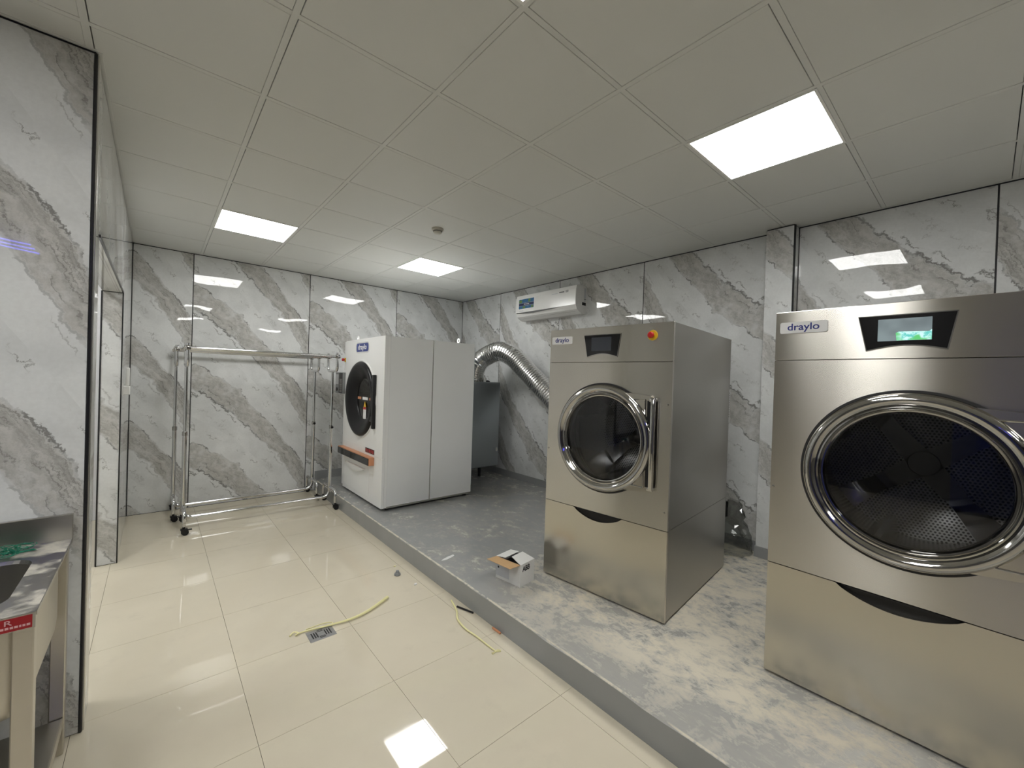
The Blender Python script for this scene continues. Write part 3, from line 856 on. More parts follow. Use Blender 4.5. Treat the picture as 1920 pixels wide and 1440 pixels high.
    def stick(nm, y0, y1, z0, z1, m, dx=0.0):
        return add(nm, box(bm_new(), gx - 0.002 + dx, gx + dx, y0 - Y0, y1 - Y0, z0 - PT, z1 - PT), m, dr)
    stick('warning_strip', 4.535, 4.955, 1.285, 1.320, 'rubber')
    stick('warning_mark', 4.845, 4.95, 1.288, 1.317, 'orange', -0.002)
    stick('warning_text_patch', 4.645, 4.80, 1.287, 1.319, 'white_print', -0.002)
    stick('warning_mark', 4.54, 4.60, 1.288, 1.317, 'orange', -0.002)
    stick('caution_tag', 4.69, 4.775, 1.06, 1.20, 'white_print')
    stick('caution_tag_head', 4.69, 4.775, 1.175, 1.20, 'red', -0.002)
    add('caution_triangle', prism(bm_new(), [(4.695 - Y0, 1.205 - PT), (4.77 - Y0, 1.205 - PT), (4.733 - Y0, 1.27 - PT)], 'x', gx - 0.002, gx), 'yellow', dr)
    # orange and black drawer bar
    zb = 0.60 - PT
    bar = add('drawer_bar', box(bm_new(), -0.060, 0.001, 0.20, wf_ + 0.02, zb, zb + 0.088, 0.003), 'orange', t)
    add('bar_front', box(bm_new(), -0.066, -0.0595, 0.205, wf_ + 0.018, zb + 0.002, zb + 0.078, 0.002), 'black_gloss', bar)
    lb = add('label_strip', box(bm_new(), -0.003, 0.0, 0.205, 0.45, 0.715 - PT, 0.765 - PT), 'black', fr)
    for i in range(5):
        add('label_mark', box(bm_new(), -0.0042, -0.0028, 0.218 + i * 0.046, 0.218 + i * 0.046 + 0.030, 0.722 - PT, 0.756 - PT), 'red', lb)
    # lint drawer
    ld_ = add('lint_door', box(bm_new(), -0.006, 0.0, 0.33, 1.10, 0.225 - PT, 0.575 - PT, 0.003), 'white_enamel', t)
    bm = bm_new()
    n = 16; z0 = 0.525 - PT
    hp = [(0.40 + 0.60 * i / n, z0 + 0.012 * 0) for i in range(n + 1)]
    lower = [(0.40 + 0.60 * i / n, z0 - 0.055 * math.sin(math.pi * i / n) ** 0.8) for i in range(n, -1, -1)][1:-1]
    add('lint_handle', prism(bm, hp + lower, 'x', -0.034, -0.006), 'white_plastic', ld_)
    # stop button and controller box on the left strip
    sy, sz = 5.345 - Y0, 1.762 - PT
    sb = add('emergency_stop', lathe(bm_new(), [(0, 0.012), (0.026, 0.012), (0.028, 0.030)], (0, sy, sz), (1, 0, 0), 20), 'yellow', t, True)
    add('stop_button', lathe(bm_new(), [(0, -0.022), (0.014, -0.021), (0.020, -0.014), (0.020, -0.002), (0.012, 0.0), (0.012, 0.013)], (0, sy, sz), (1, 0, 0), 20), 'red', sb, True)
    cb = add('controller_box', box(bm_new(), -0.030, 0.029, 5.275 - Y0, 5.54 - Y0, 1.335 - PT, 1.60 - PT, 0.005), 'grey_plastic', t)
    add('controller_face', box(bm_new(), -0.033, -0.0295, 5.28 - Y0, 5.40 - Y0, 1.34 - PT, 1.595 - PT), 'black', cb)
    add('controller_display', box(bm_new(), -0.0335, -0.0295, 5.43 - Y0, 5.52 - Y0, 1.45 - PT, 1.575 - PT), 'grey_label', cb)
    add('controller_dial', lathe(bm_new(), [(0, -0.040), (0.022, -0.039), (0.024, -0.030)], (0, 5.475 - Y0, 1.385 - PT), (1, 0, 0), 16), 'black', cb, True)
    bm = bm_new()
    for i in range(11): box(bm, -0.0365, -0.0325, 5.285 - Y0, 5.365 - Y0, 1.355 - PT + i * 0.0155, 1.362 - PT + i * 0.0155)
    add('controller_grille', bm, 'alu', cb)
    return t
white_dryer()

# lint filter cabinet behind the white dryer
t = tag(empty('filter_cabinet', (3.02, 4.50, PT)), 'dark grey sheet metal filter cabinet between the white dryer and the right wall', 'cabinet')
add('cabinet_body', box(bm_new(), 0.0, 0.66, 0.0, 0.85, 0.215, 1.387, 0.003), 'filter', t)
add('cabinet_door', box(bm_new(), 0.05, 0.645, -0.012, -0.001, 0.225, 1.372, 0.002), 'filter', t)
add('door_latch', box(bm_new(), 0.60, 0.625, -0.022, -0.012, 0.42, 0.47, 0.003), 'alu', t)
for x, y in ((0.06, 0.08), (0.58, 0.08), (0.06, 0.75), (0.58, 0.75)):
    add('cabinet_leg', box(bm_new(), x, x + 0.03, y + 0.25, y + 0.28, 0.0, 0.216) if y < 0.5 else box(bm_new(), x, x + 0.03, y, y + 0.03, 0.0, 0.216), 'black', t)
add('outlet_cowl', lathe(bm_new(), [(0.0, 0.0), (0.11, 0.0), (0.11, 0.16), (0.07, 0.26), (0.0, 0.29)], (0.13, 0.14, 0.30), (0, 0, -1), 24), 'filter', t, True)

# flexible duct
path = smooth_path([(3.40, 4.74, 1.535), (3.395, 4.72, 1.66), (3.41, 4.68, 1.78), (3.478, 4.60, 1.885), (3.56, 4.40, 1.962), (3.64, 4.20, 1.885), (3.705, 4.0, 1.712), (3.75, 3.75, 1.50), (3.79, 3.55, 1.33), (3.80, 3.38, 1.17), (3.80, 3.24, 0.98), (3.80, 3.18, 0.80)], 8)
def resample(P, step):
    out = [P[0]]; acc = 0.0
    for a, b in zip(P[:-1], P[1:]):
        L = (b - a).length; d = step - acc
        while d <= L:
            out.append(a + (b - a) * (d / L)); d += step
        acc = (acc + L) % step
    return out
rp = resample(path, 0.0085)
bm = bm_new()
tube(bm, rp, [0.126 + (0.009 if i % 4 in (1, 2) else 0.0) for i in range(len(rp))], 28)
t = tag(add('flexible_duct', bm, 'duct', None, True), 'ribbed aluminium flexible duct arching from the filter cabinet down behind the steel dryer', 'duct')
add('duct_collar', lathe(bm_new(), [(0.128, 0.0), (0.138, 0.0), (0.138, 0.055), (0.128, 0.055)], (3.40, 4.74, 1.537), (0, 0, 1), 32), 'chrome', t, True)
add('duct_clamp', lathe(bm_new(), [(0.136, 0.0), (0.1415, 0.0), (0.1415, 0.012), (0.136, 0.012)], (3.40, 4.74, 1.575), (0, 0, 1), 32), 'alu', t, True)
t = tag(empty('cabinet_clip', (3.535, 4.60, 1.536)), 'small black clip on top of the grey filter cabinet', 'clip')
add('clip_body', box(bm_new(), -0.03, 0.03, -0.012, 0.012, 0.0, 0.016, 0.003), 'black', t)
add('clip_lever', box(bm_new(), -0.022, 0.014, -0.006, 0.006, 0.016, 0.023, 0.002), 'black', t)

# ================================================================== AIR CONDITIONER
def aircon():
    Y0, Y1 = 3.225, 4.305
    t = tag(empty('air_conditioner', (XR, (Y0 + Y1) / 2, 2.38)), 'white wall air conditioner with a blue sticker, high on the right wall', 'air conditioner')
    L = (Y1 - Y0) / 2
    # section in (x, z), x negative towards the room
    sec = [(0.0, 0.02), (0.0, 0.345), (-0.03, 0.365), (-0.15, 0.362), (-0.185, 0.345), (-0.195, 0.30), (-0.20, 0.12), (-0.175, 0.065), (-0.09, 0.02)]
    add('casing', prism(bm_new(), sec, 'y', -L, L), 'white_plastic', t)
    fp = [(-0.186, 0.352), (-0.199, 0.305), (-0.206, 0.118), (-0.2005, 0.118), (-0.1945, 0.302), (-0.182, 0.348)]
    pn = add('front_panel', prism(bm_new(), fp, 'y', -L + 0.004, L - 0.004), 'white_plastic', t)
    # dark tapering gap under the front panel
    add('panel_gap', prism(bm_new(), [(-L + 0.25, 0.118), (L - 0.02, 0.118), (L - 0.02, 0.108), (L - 0.35, 0.095), (-L + 0.35, 0.108)], 'x', -0.2035, -0.197), 'ac_slot', t)
    fl_ = add('air_flap', prism(bm_new(), [(-0.190, 0.093), (-0.150, 0.050), (-0.144, 0.054), (-0.184, 0.098)], 'y', -L + 0.05, L - 0.06), 'white_plastic', t)
    add('outlet_slot', prism(bm_new(), [(-0.152, 0.0555), (-0.143, 0.0475), (-0.130, 0.055), (-0.14, 0.063)], 'y', -L + 0.05, L - 0.10), 'ac_slot', t)
    # sticker
    def face(nm, y0, y1, z0, z1, m, lift, par):
        # lies on the slightly raked front panel
        def xx(z): return -0.206 + (z - 0.118) * (0.007 / 0.187) - lift
        bm = bm_new()
        vs = [bm.verts.new(p) for p in ((xx(z0), y0, z0), (xx(z0), y1, z0), (xx(z1), y1, z1), (xx(z1), y0, z1))]
        ws_ = [bm.verts.new((v.co.x - 0.0008, v.co.y, v.co.z)) for v in vs]
        bm.faces.new(vs); bm.faces.new(ws_[::-1])
        for i in range(4): bm.faces.new((vs[i], ws_[i], ws_[(i + 1) % 4], vs[(i + 1) % 4]))
        return add(nm, bm, m, par)
    s0, s1 = L - 0.36, L - 0.065
    st = face('sticker', s0 - 0.008, s1 + 0.008, 0.160, 0.302, 'white_print', 0.0005, pn)
    face('sticker_picture', s0, s1, 0.245, 0.297, 'sticker_blue', 0.0015, st)
    face('sticker_band', s0, s1, 0.208, 0.243, 'sticker_navy', 0.0015, st)
    face('sticker_picture', s0, s1, 0.166, 0.206, 'sticker_blue', 0.0015, st)
    for a, b, c, d in ((s1 - 0.06, s1 - 0.005, 0.247, 0.285), (s0 + 0.07, s0 + 0.11, 0.25, 0.294), (s1 - 0.13, s1 - 0.08, 0.169, 0.20), (s0 + 0.01, s0 + 0.05, 0.17, 0.2)):
        face('sticker_leaf', a, b, c, d, 'sticker_green', 0.0024, st)
    face('sticker_text_patch', s0 + 0.09, s1 - 0.10, 0.220, 0.232, 'grey_label', 0.0024, st)
    face('maker_mark', L - 0.16, L - 0.075, 0.132, 0.142, 'grey_label', 0.0005, pn)
    face('badge_text_patch', -L + 0.30, -L + 0.40, 0.283, 0.292, 'grey_label', 0.0005, pn)
    face('badge_dark', -L + 0.19, -L + 0.275, 0.288, 0.300, 'ac_slot', 0.0005, pn)
    face('badge_square', -L + 0.125, -L + 0.165, 0.284, 0.308, 'grey_plastic', 0.0005, pn)
    face('badge_square_centre', -L + 0.136, -L + 0.154, 0.291, 0.301, 'badge', 0.0016, pn)
    # energy labels on the right-hand end
    for x0, x1, z0, z1, m in ((-0.050, -0.015, 0.215, 0.335, 'grey_label'), (-0.050, -0.015, 0.195, 0.207, 'grey_plastic'), (-0.05, -0.02, 0.17, 0.188, 'grey_label'), (-0.085, -0.015, 0.125, 0.160, 'black')):
        add('end_label', box(bm_new(), x0, x1, -L - 0.0012, -L, z0, z1), m, t)
    return t
aircon()

# ================================================================== GARMENT RACKS
def rack(cx0, cx1, yl, yr, label):
    """double-rail garment rack on castors; left end at (cx0, yl), right end at (cx1, yr)"""
    t = tag(empty('garment_rack', ((cx0 + cx1) / 2, (yl + yr) / 2, 0)), label, 'garment rack', 'chromed double-rail garment racks')
    ox, oy = (cx0 + cx1) / 2, (yl + yr) / 2
    E = [(cx0 - ox, yl - oy), (cx1 - ox, yr - oy)]
    ZTOP_, ZU = 1.79, 1.61
    for s in (-0.165, 0.165):
        bm = bm_new()
        a, b = E
        ex = 0.03
        tube(bm, [(a[0] - ex, a[1] + s, ZTOP_ - 0.01), (b[0] + ex, b[1] + s, ZTOP_ - 0.01)], 0.016, 12)
        add('hanging_rail', bm, 'rack', t, True)
    for e, (x, y) in enumerate(E):
        sg = 1 if e == 0 else -1
        bm = bm_new()
        tube(bm, corner_path([(x, y - 0.165, ZTOP_ + 0.035), (x, y - 0.165, ZU), (x, y + 0.165, ZU), (x, y + 0.165, ZTOP_ + 0.035)], 0.06), 0.0155, 12)
        yo = add('rail_yoke', bm, 'rack', t, True)
        for s in (-0.165, 0.165):
            add('rail_clamp', box(bm_new(), x - 0.022, x + 0.022, y + s - 0.022, y + s + 0.022, ZTOP_ - 0.03, ZTOP_ + 0.014, 0.006, 2), 'chrome', yo, True)
        bm = bm_new()
        tube(bm, [(x, y, 0.90), (x, y, ZU)], 0.0145, 12)
        add('upper_post', bm, 'rack', t, True)
        # lower post bends into the base bar
        bm = bm_new()
        tube(bm, corner_path([(x, y, 0.95), (x, y, 0.105), (x + sg * 0.16, y, 0.105)], 0.09), 0.019, 12)
        lp = add('lower_post', bm, 'rack', t, True)
        add('height_collar', lathe(bm_new(), [(0.019, -0.02), (0.0225, -0.018), (0.0225, 0.018), (0.019, 0.02)], (x, y, 0.94), (0, 0, 1), 14), 'chrome', lp, True)
        if e == 1: add('height_knob', lathe(bm_new(), [(0, 0.050), (0.014, 0.048), (0.016, 0.032), (0.008, 0.028), (0.006, 0.015)], (x, y, 0.94), (0, -1, 0), 12), 'black', lp, True)
        # foot arch across the depth with two castors
        bm = bm_new()
        tube(bm, corner_path([(x, y - 0.225, 0.085), (x, y - 0.225, 0.22), (x, y + 0.225, 0.22), (x, y + 0.225, 0.085)], 0.08), 0.016, 12)
        ft = add('foot_arch', bm, 'rack', t, True)
        for s in (-0.225, 0.225):
            bm = bm_new()
            lathe(bm, [(0, -0.014), (0.024, -0.014), (0.028, -0.008), (0.028, 0.008), (0.024, 0.014), (0, 0.014)], (x + 0.012, y + s, 0.028), (0, 1, 0), 18)
            box(bm, x - 0.020, x + 0.030, y + s - 0.020, y + s - 0.015, 0.022, 0.062)
            box(bm, x - 0.020, x + 0.030, y + s + 0.015, y + s + 0.020, 0.022, 0.062)
            box(bm, x - 0.026, x + 0.026, y + s - 0.021, y + s + 0.021, 0.056, 0.064)
            tube(bm, [(x, y + s, 0.060), (x, y + s, 0.092)], 0.011, 10)
            box(bm, x + 0.028, x + 0.062, y + s - 0.012, y + s + 0.012, 0.048, 0.055)
            add('castor', bm, 'black', t)
    bm = bm_new()
    tube(bm, [(E[0][0] + 0.15, E[0][1], 0.105), (E[1][0] - 0.15, E[1][1], 0.105)], 0.0165, 12)
    add('base_bar', bm, 'rack', t, True)
    return t
rack(0.225, 1.600, 5.155, 5.140, 'front one of two chromed garment racks, nearest to the white dryer')
rack(0.160, 1.540, 5.660, 5.645, 'rear one of two chromed garment racks, close to the back wall')

# ================================================================== SINK TABLE
def sink():
    X1, X0, Y0, Y1, Zt = -0.25, -1.55, 1.785, 2.462, 0.85
    t = tag(empty('sink_table', (X1, Y0, 0)), 'stainless steel sink table with backsplash against the near left wall', 'sink')
    lx = lambda x: x - X1
    ly = lambda y: y - Y0
    # top with a rounded rectangular bowl opening
    bw = rrect(lx(-0.625), ly(2.085), 0.60, 0.43, 0.07, 6)
    bm = bm_new()
    xa, xb, ya, yb = lx(X0), 0.0, 0.0, ly(Y1)
    n = len(bw)
    cxm, cym = lx(-0.625), ly(2.085)
    def outer(p):
        a = math.atan2(p[1] - cym, p[0] - cxm); c, s = math.cos(a), math.sin(a)
        tx = (xb - cxm) / c if c > 1e-9 else ((xa - cxm) / c if c < -1e-9 else 1e9)
        ty = (yb - cym) / s if s > 1e-9 else ((ya - cym) / s if s < -1e-9 else 1e9)
        k = min(tx, ty); return (cxm + k * c, cym + k * s)
    # corner-aware ring
    angs = sorted([(math.atan2(p[1] - cym, p[0] - cxm), p) for p in bw])
    cor = [(math.atan2(y - cym, x - cxm), (x, y)) for x in (xa, xb) for y in (ya, yb)]
    inn = [bm.verts.new((p[0], p[1], Zt)) for a, p in angs]
    inl = [bm.verts.new((p[0] + (cxm - p[0]) * 0.015, p[1] + (cym - p[1]) * 0.02, Zt - 0.012)) for a, p in angs]
    out = [bm.verts.new((*outer(p), Zt)) for a, p in angs]
    for i in range(n):
        j = (i + 1) % n
        extra = [q for aa, q in cor if (angs[i][0] < aa < angs[j][0]) or (j == 0 and (aa > angs[i][0] or aa < angs[j][0]))]
        f = [inn[i], out[i]] + [bm.verts.new((*q, Zt)) for q in extra] + [out[j], inn[j]]
        bm.faces.new(f); bm.faces.new((inl[i], inn[i], inn[j], inl[j]))
    bmesh.ops.remove_doubles(bm, verts=bm.verts[:], dist=1e-5)
    add('counter', bm, 'sink_top', t)
    # folded edges
    add('front_apron', box(bm_new(), xa, xb, -0.002, 0.004, Zt - 0.045, Zt - 0.0005), 'sink', t)
    add('side_apron', box(bm_new(), -0.004, 0.002, 0.004, yb, Zt - 0.012, Zt - 0.0005), 'sink', t)
    add('backsplash', box(bm_new(), xa, 0.002, yb - 0.004, yb + 0.014, Zt - 0.02, Zt + 0.103, 0.002), 'sink', t)
    # bowl: inside skin and outside skin
    bm = bm_new()
    lev = [(1.0, Zt - 0.010), (0.985, Zt - 0.05), (0.97, 0.60), (0.94, 0.565), (0.86, 0.55), (0.2, 0.545)]
    rings = [[bm.verts.new((cxm + (p[0] - cxm) * k, cym + (p[1] - cym) * k, z)) for a, p in angs] for k, z in lev]
    for A, B in zip(rings[:-1], rings[1:]):
        for i in range(n): bm.faces.new((A[i], A[(i + 1) % n], B[(i + 1) % n], B[i]))
    bm.faces.new(rings[-1])
    add('bowl', bm, 'sink', t, True)
    sh = rrect(lx(-0.61), ly(2.105), 0.68, 0.53, 0.05, 5)
    bm = bm_new()
    cs, cyy = lx(-0.61), ly(2.105)
    lev = [(1.0, Zt - 0.012), (1.0, 0.60), (0.985, 0.55), (0.95, 0.52), (0.88, 0.505)]
    rings = [[bm.verts.new((cs + (p[0] - cs) * k, cyy + (p[1] - cyy) * k, z)) for p in sh] for k, z in lev]
    m_ = len(sh)
    for A, B in zip(rings[:-1], rings[1:]):
        for i in range(m_): bm.faces.new((A[i], A[(i + 1) % m_], B[(i + 1) % m_], B[i]))
    bm.faces.new(rings[-1])
    add('bowl_shell', bm, 'sink_shell', t, True)
    for x in (lx(-0.297), xa + 0.01):
        for y in (0.012, yb - 0.07):
            add('leg', box(bm_new(), x, x + 0.043, y, y + 0.043, 0.0, Zt - 0.012, 0.003), 'sink_shell', t)
    sf = add('shelf', box(bm_new(), xa + 0.005, -0.008, 0.06, yb - 0.075, 0.14, 0.152), 'sink', t)
    add('shelf_lip', box(bm_new(), -0.012, -0.007, 0.06, yb - 0.075, 0.112, 0.153), 'sink_shell', sf)
    lb = add('maker_label', box(bm_new(), -0.22, -0.006, -0.0032, -0.002, Zt - 0.042, Zt - 0.005), 'red_label', t)
    text('label_letter', 'R', 0.020, 'pink_print', lb, frame_mx((-0.052, -0.0036, Zt - 0.017), (1, 0, 0), (0, 0, 1)), 0.014)
    bm = bm_new()
    rnd = random.Random(5)
    x = -0.082
    while x < -0.016:
        w = 0.004 + rnd.random() * 0.003
        box(bm, x, x + w, -0.0040, -0.0031, Zt - 0.034, Zt - 0.028); x += w + 0.0022
    add('label_small_print', bm, 'pink_print', lb)
    return t

def m_sink_top():
    t = NT('dusty_sink_steel')
    o = t.obj()
    n = t.noise(o, 9.0, 7, 0.7)
    d = t.ss(n, 0.44, 0.60, 0.0, 0.75)
    t.col(t.mix(d, (0.42, 0.41, 0.39), (0.62, 0.58, 0.50)))
    t.set(Metallic=t.math('SUBTRACT', 1.0, t.math('MULTIPLY', d, 1.2), clamp=True), Roughness=t.ss(n, 0.4, 0.6, 0.28, 0.7))
    return t.m
M['sink_top'] = m_sink_top()
M['sink_shell'] = steel('sink_shell_steel', (0.58, 0.55, 0.49), 0.36, 0.0, 0.15)
sink()

# green net on the sink
bm = bm_new()
rnd = random.Random(11)
for i in range(46):
    cxx, cyy, cz = -0.42 + rnd.uniform(-0.065, 0.055), 2.365 + rnd.uniform(-0.03, 0.045), 0.856 + rnd.uniform(0.0, 0.020)
    a0 = rnd.uniform(0, 6.28); rr = rnd.uniform(0.012, 0.035); tl = rnd.uniform(-0.5, 0.5)
    pts = []
    for k in range(9):
        a = a0 + k * 0.55
        pts.append((cxx + rr * math.cos(a), cyy + rr * 0.8 * math.sin(a), max(0.8525, cz + rr * tl * math.sin(a))))
    tube(bm, pts, 0.0014, 4)
tag(add('cleaning_net', bm, 'green_net'), 'crumpled green cleaning net lying on the sink counter', 'net')

# black hose looped under the sink
bm = bm_new()
tube(bm, [(-0.30 + 0.075 * math.cos(a), 2.18 + 0.09 * math.sin(a), 0.012 + 0.01 * (i / 40)) for i, a in enumerate([0.16 * k for k in range(70)])], 0.007, 8)
tag(add('black_hose', bm, 'rubber', None, True), 'thin black hose coiled on the floor under the sink shelf', 'hose')

# ================================================================== SMALL THINGS
# carton
def carton():
    ang = math.atan2(0.024, 0.155)
    t = tag(empty('carton', (1.909, 2.052, PT), ang), 'small open white carton with brown flap, standing on the platform before the steel dryer', 'box')
    w, l, h = 0.157, 0.225, 0.150
    th = 0.003
    b = bm_new()
    add('carton_wall', box(bm_new(), 0, w, 0, th, 0, h), 'white_card', t)
    add('carton_wall', box(bm_new(), 0, w, l - th, l, 0, h), 'white_card', t)
    add('carton_wall', box(bm_new(), 0, th, th, l - th, 0, h), 'white_card', t)
    add('carton_wall', box(bm_new(), w - th, w, th, l - th, 0, h), 'white_card', t)
    add('carton_bottom', box(bm_new(), th, w - th, th, l - th, 0.001, 0.004), 'cardboard', t)
    add('carton_lining', box(bm_new(), th, w - th, th, l - th, 0.09, 0.094), 'black', t)
    # flaps: front one folded out and down a little (brown inside up), the two side ones folded in
    def flap(nm, pts, m, th=0.0025):
        bm = bm_new()
        lo = [bm.verts.new(p) for p in pts]; hi = [bm.verts.new((p[0], p[1], p[2] + th)) for p in pts]
        bm.faces.new(lo); bm.faces.new(hi[::-1])
        k = len(pts)
        for i in range(k): bm.faces.new((lo[i], lo[(i + 1) % k], hi[(i + 1) % k], hi[i]))
        return add(nm, bm, m, t)
    flap('brown_flap', [(0.0, 0.004, h), (0.0, l - 0.004, h), (-0.095, l + 0.004, h + 0.006), (-0.095, 0.016, h + 0.001)], 'cardboard')
    flap('white_flap', [(0.0, 0.0, h), (w, 0.0, h), (w - 0.02, 0.095, h + 0.028), (0.012, 0.092, h + 0.030)], 'white_card')
    flap('white_flap', [(0.0, l, h), (w, l, h), (w - 0.004, l - 0.085, h + 0.012), (0.0, l - 0.088, h + 0.014)], 'white_card')
    text('carton_lettering', 'ABB', 0.052, 'black', t, frame_mx((0.062, -0.0006, h - 0.034), (1, 0, 0), (0, 0, 1)), 0.080, bold=0.0010)
    lb = add('shipping_label', box(bm_new(), -0.0008, 0.0, 0.10, 0.225, 0.02, 0.12), 'grey_label', t)
    add('label_print', box(bm_new(), -0.0014, -0.0006, 0.178, 0.212, 0.100, 0.116), 'black', lb)
    add('label_print', box(bm_new(), -0.0014, -0.0006, 0.195, 0.208, 0.074, 0.088), 'black', lb)
    return t
carton()

# floor drain
t = tag(empty('floor_drain', (0.782, 2.585, 0.0)), 'square steel floor drain grate in the beige tiles', 'drain')
add('grate_plate', box(bm_new(), -0.074, 0.074, -0.058, 0.058, 0.0002, 0.0028, 0.001), 'drain', t)
bm = bm_new()
for i in (-0.050, -0.037, -0.024, 0.024, 0.037, 0.050): box(bm, i - 0.0035, i + 0.0035, -0.030, 0.030, 0.0026, 0.0032)
for i in (-0.040, 0.040, -0.028, 0.028): box(bm, -0.016, 0.016, i - 0.003, i + 0.003, 0.0026, 0.0032)
add('grate_slot', bm, 'black', t)

# yellow straps
s1 = smooth_path([(0.628, 2.665, 0.006), (0.655, 2.685, 0.010), (0.672, 2.655, 0.012), (0.655, 2.650, 0.008), (0.704, 2.660, 0.007), (0.848, 2.628, 0.010), (0.975, 2.612, 0.012), (1.10, 2.640, 0.012), (1.262, 2.718, 0.014)], 8)
bm = bm_new()
tube(bm, s1, [0.0045 + 0.006 * min(1, max(0, (i - 30) / 30)) for i in range(len(s1))], 8, flat=0.6)
tube(bm, smooth_path([(0.72, 2.675, 0.006), (0.82, 2.672, 0.009), (0.865, 2.648, 0.009), (0.84, 2.632, 0.009), (0.74, 2.650, 0.008)], 6), 0.003, 6)
tag(add('yellow_strap', bm, 'strap', None, True), 'pale yellow plastic strap lying across the floor drain', 'strap')
s2 = smooth_path([(1.600, 2.425, 0.005), (1.556, 2.290, 0.007), (1.506, 2.200, 0.008), (1.488, 2.085, 0.008), (1.497, 1.990, 0.007), (1.500, 1.900, 0.006), (1.505, 1.800, 0.005)], 8)
bm = bm_new()
tube(bm, s2, [0.0030 + 0.0035 * (1 - abs(i / len(s2) - 0.4)) for i in range(len(s2))], 8, flat=0.6)
for a in (-0.5, -0.1, 0.35, 0.8, 2.7, 3.2):
    tube(bm, [(1.503, 1.803, 0.005), (1.503 + 0.03 * math.cos(a), 1.797 + 0.022 * math.sin(a), 0.005)], 0.0022, 5)
tag(add('yellow_twine', bm, 'strap', None, True), 'pale yellow twine with a frayed end beside the platform edge', 'twine')

t = tag(empty('plastic_cap', (1.47, 3.006, 0)), 'small grey plastic cap on the tiles, near the platform', 'cap')
add('cap_body', lathe(bm_new(), [(0, 0.0), (0.024, 0.0), (0.022, 0.016), (0.014, 0.022), (0.013, 0.034), (0, 0.034)], (0, 0, 0), (0, 0, 1), 8), 'grey_plastic', t)
add('cap_ring', lathe(bm_new(), [(0.024, 0.002), (0.0265, 0.004), (0.0265, 0.009), (0.022, 0.011)], (0, 0, 0), (0, 0, 1), 8), 'grey_plastic', t)
def chip(name, loc, sx, sy, sz, rz, m, label, cat):
    rnd = random.Random(sum(map(ord, name)))
    bm = bm_new()
    pts = [(sx * math.cos(a) * rnd.uniform(0.7, 1.1), sy * math.sin(a) * rnd.uniform(0.7, 1.1)) for a in [2 * math.pi * i / 9 for i in range(9)]]
    prism(bm, pts, 'z', 0.0, sz)
    o = add(name, bm, m, None, loc=loc, rot=(0, 0, rz))
    return tag(o, label, cat)
chip('white_chip', (1.511, 2.783, 0.0), 0.018, 0.009, 0.006, 0.4, 'badge', 'tiny white plaster chip on the tiles by the platform edge', 'chip')
chip('tile_crumb', (1.518, 3.156, 0.0), 0.012, 0.007, 0.004, 0.1, 'strap', 'tiny beige crumb on the tiles beyond the grey cap', 'chip')
chip('film_scrap', (1.772, 2.745, PT), 0.085, 0.016, 0.002, 0.25, 'badge', 'flat shiny scrap of film on the platform', 'scrap')
def stick_(name, a, b, r, m, label, cat):
    bm = bm_new(); tube(bm, [a, b], r, 6)
    return tag(add(name, bm, m, None, True), label, cat)
stick_('dark_rod', (1.585, 2.330, 0.007), (1.628, 2.200, 0.007), 0.006, 'black', 'short dark rod lying at the foot of the platform', 'rod')
stick_('orange_offcut', (1.628, 1.990, 0.007), (1.630, 1.915, 0.007), 0.007, 'orange', 'short orange plastic offcut at the foot of the platform', 'offcut')

# clear film bundled at the foot of the pillar
bm = bm_new()
rnd = random.Random(21)
nu, nv = 16, 14
grid = []
for i in range(nu + 1):
    row = []
    for j in range(nv + 1):
        a = 2 * math.pi * i / nu; h = j / nv
        r = (0.13 - 0.085 * h) * (1 + 0.45 * (rnd.random() - 0.5)) if i < nu else None
        if i == nu: row.append(grid[0][j]); continue
        x = min(3.945, 3.80 + r * 1.0 * math.cos(a)); y = 1.40 + r * 1.15 * math.sin(a)
        row.append(bm.verts.new((x, max(1.262, y), PT + 0.002 + h * 0.44 + (0.02 * (rnd.random() - 0.5) if 0 < j else 0))))
    grid.append(row)
for i in range(nu):
    for j in range(nv):
        bm.faces.new((grid[i][j], grid[i + 1][j], grid[i + 1][j + 1], grid[i][j + 1]))
t = tag(add('film_bundle', bm, 'film'), 'crumpled clear plastic film heaped at the foot of the pillar', 'plastic film')
add('black_valve', lathe(box(bm_new(), 3.72, 3.75, 1.43, 1.46, PT + 0.30, PT + 0.39, 0.006), [(0, 0), (0.02, 0), (0.02, 0.05), (0, 0.05)], (3.735, 1.445, PT + 0.385), (0, 0, 1), 10), 'black', t)

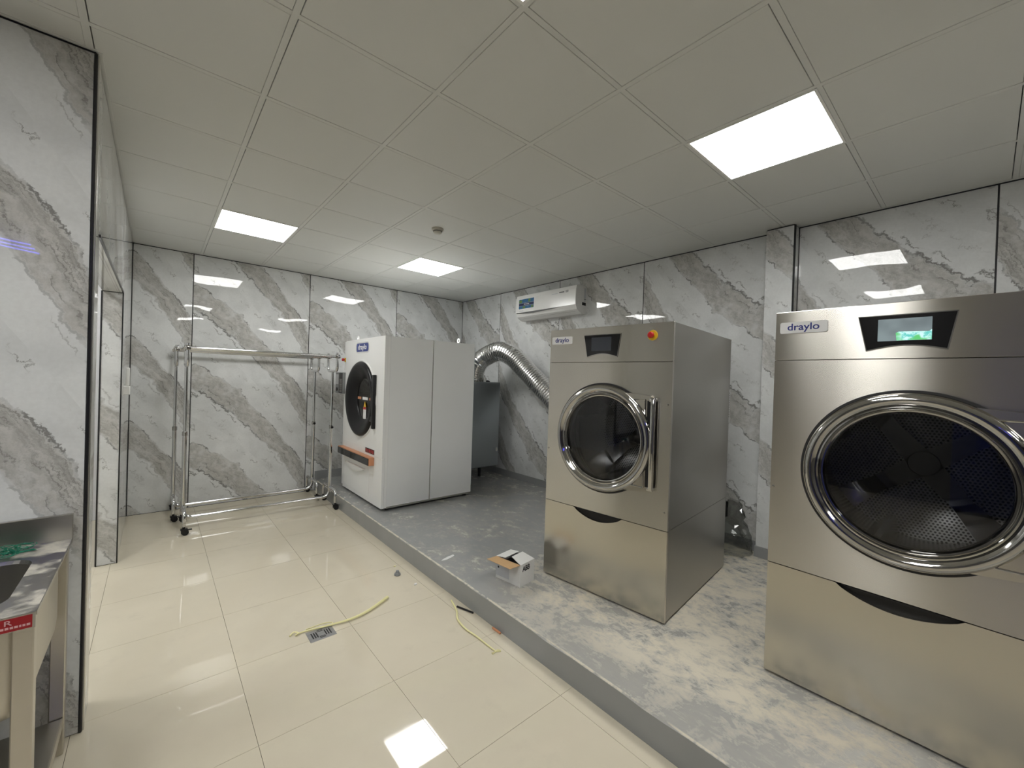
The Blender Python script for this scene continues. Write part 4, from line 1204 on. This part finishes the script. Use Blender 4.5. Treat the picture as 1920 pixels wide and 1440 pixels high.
# remote control in its holder on the left wall
t = tag(empty('remote_holder', (XS, 4.80, 1.34)), 'white wall holder beside the doorway jamb', 'holder')
add('holder_tray', box(bm_new(), 0.001, 0.045, -0.03, 0.03, 0.0, 0.075, 0.004), 'white_plastic', t)
add('holder_back', box(bm_new(), 0.0, 0.004, -0.034, 0.034, -0.015, 0.095, 0.001), 'white_plastic', t)
t = tag(empty('remote_control', (XS + 0.004, 4.80, 1.40)), 'white remote control standing in the wall holder by the doorway', 'remote control')
add('remote_body', box(bm_new(), 0.012, 0.036, -0.024, 0.024, 0.016, 0.170, 0.004), 'white_plastic', t)
add('remote_display', box(bm_new(), 0.0358, 0.0368, -0.018, 0.018, 0.10, 0.135), 'grey_plastic', t)

# violet tube lamp behind the camera
t = tag(empty('violet_lamp', (-1.30, -1.87, ZC)), 'ceiling lamp with three bare violet tubes behind the camera', 'lamp')
add('lamp_tray', box(bm_new(), -0.34, 0.34, -0.29, 0.29, -0.012, -0.001, 0.003), 'grey_plastic', t)
for y in (-0.24, 0.0, 0.24):
    bm = bm_new(); tube(bm, [(-0.29, y, -0.045), (0.29, y, -0.045)], 0.010, 10)
    add('violet_tube', bm, 'blue_tube', t, True)
    for x in (-0.30, 0.30):
        add('tube_socket', box(bm_new(), x - 0.012, x + 0.012, y - 0.014, y + 0.014, -0.062, -0.012, 0.003), 'white_plastic', t)

# unseen navy box added for blue reflections in the dryer doors
t = tag(empty('reflection_prop', (XL + 0.002, -0.55, 0.0)), 'unseen navy blue box added for blue reflections in the nearest dryer door', 'reflection_prop')
add('prop_body', box(bm_new(), 0.0, 0.48, -0.60, 0.60, 0.05, 2.05, 0.004), 'navy_paint', t)
add('prop_plinth', box(bm_new(), 0.02, 0.44, -0.58, 0.58, 0.0, 0.05), 'black', t)
for k in range(2):
    y0 = -0.595 + k * 0.60
    dd_ = add('prop_door', box(bm_new(), 0.481, 0.499, y0, y0 + 0.59, 0.07, 2.03, 0.003), 'navy_paint', t)
    add('prop_handle', box(bm_new(), 0.4985, 0.522, (y0 + 0.53) if k == 0 else (y0 + 0.04), (y0 + 0.55) if k == 0 else (y0 + 0.06), 1.0, 1.16, 0.004), 'alu', dd_)
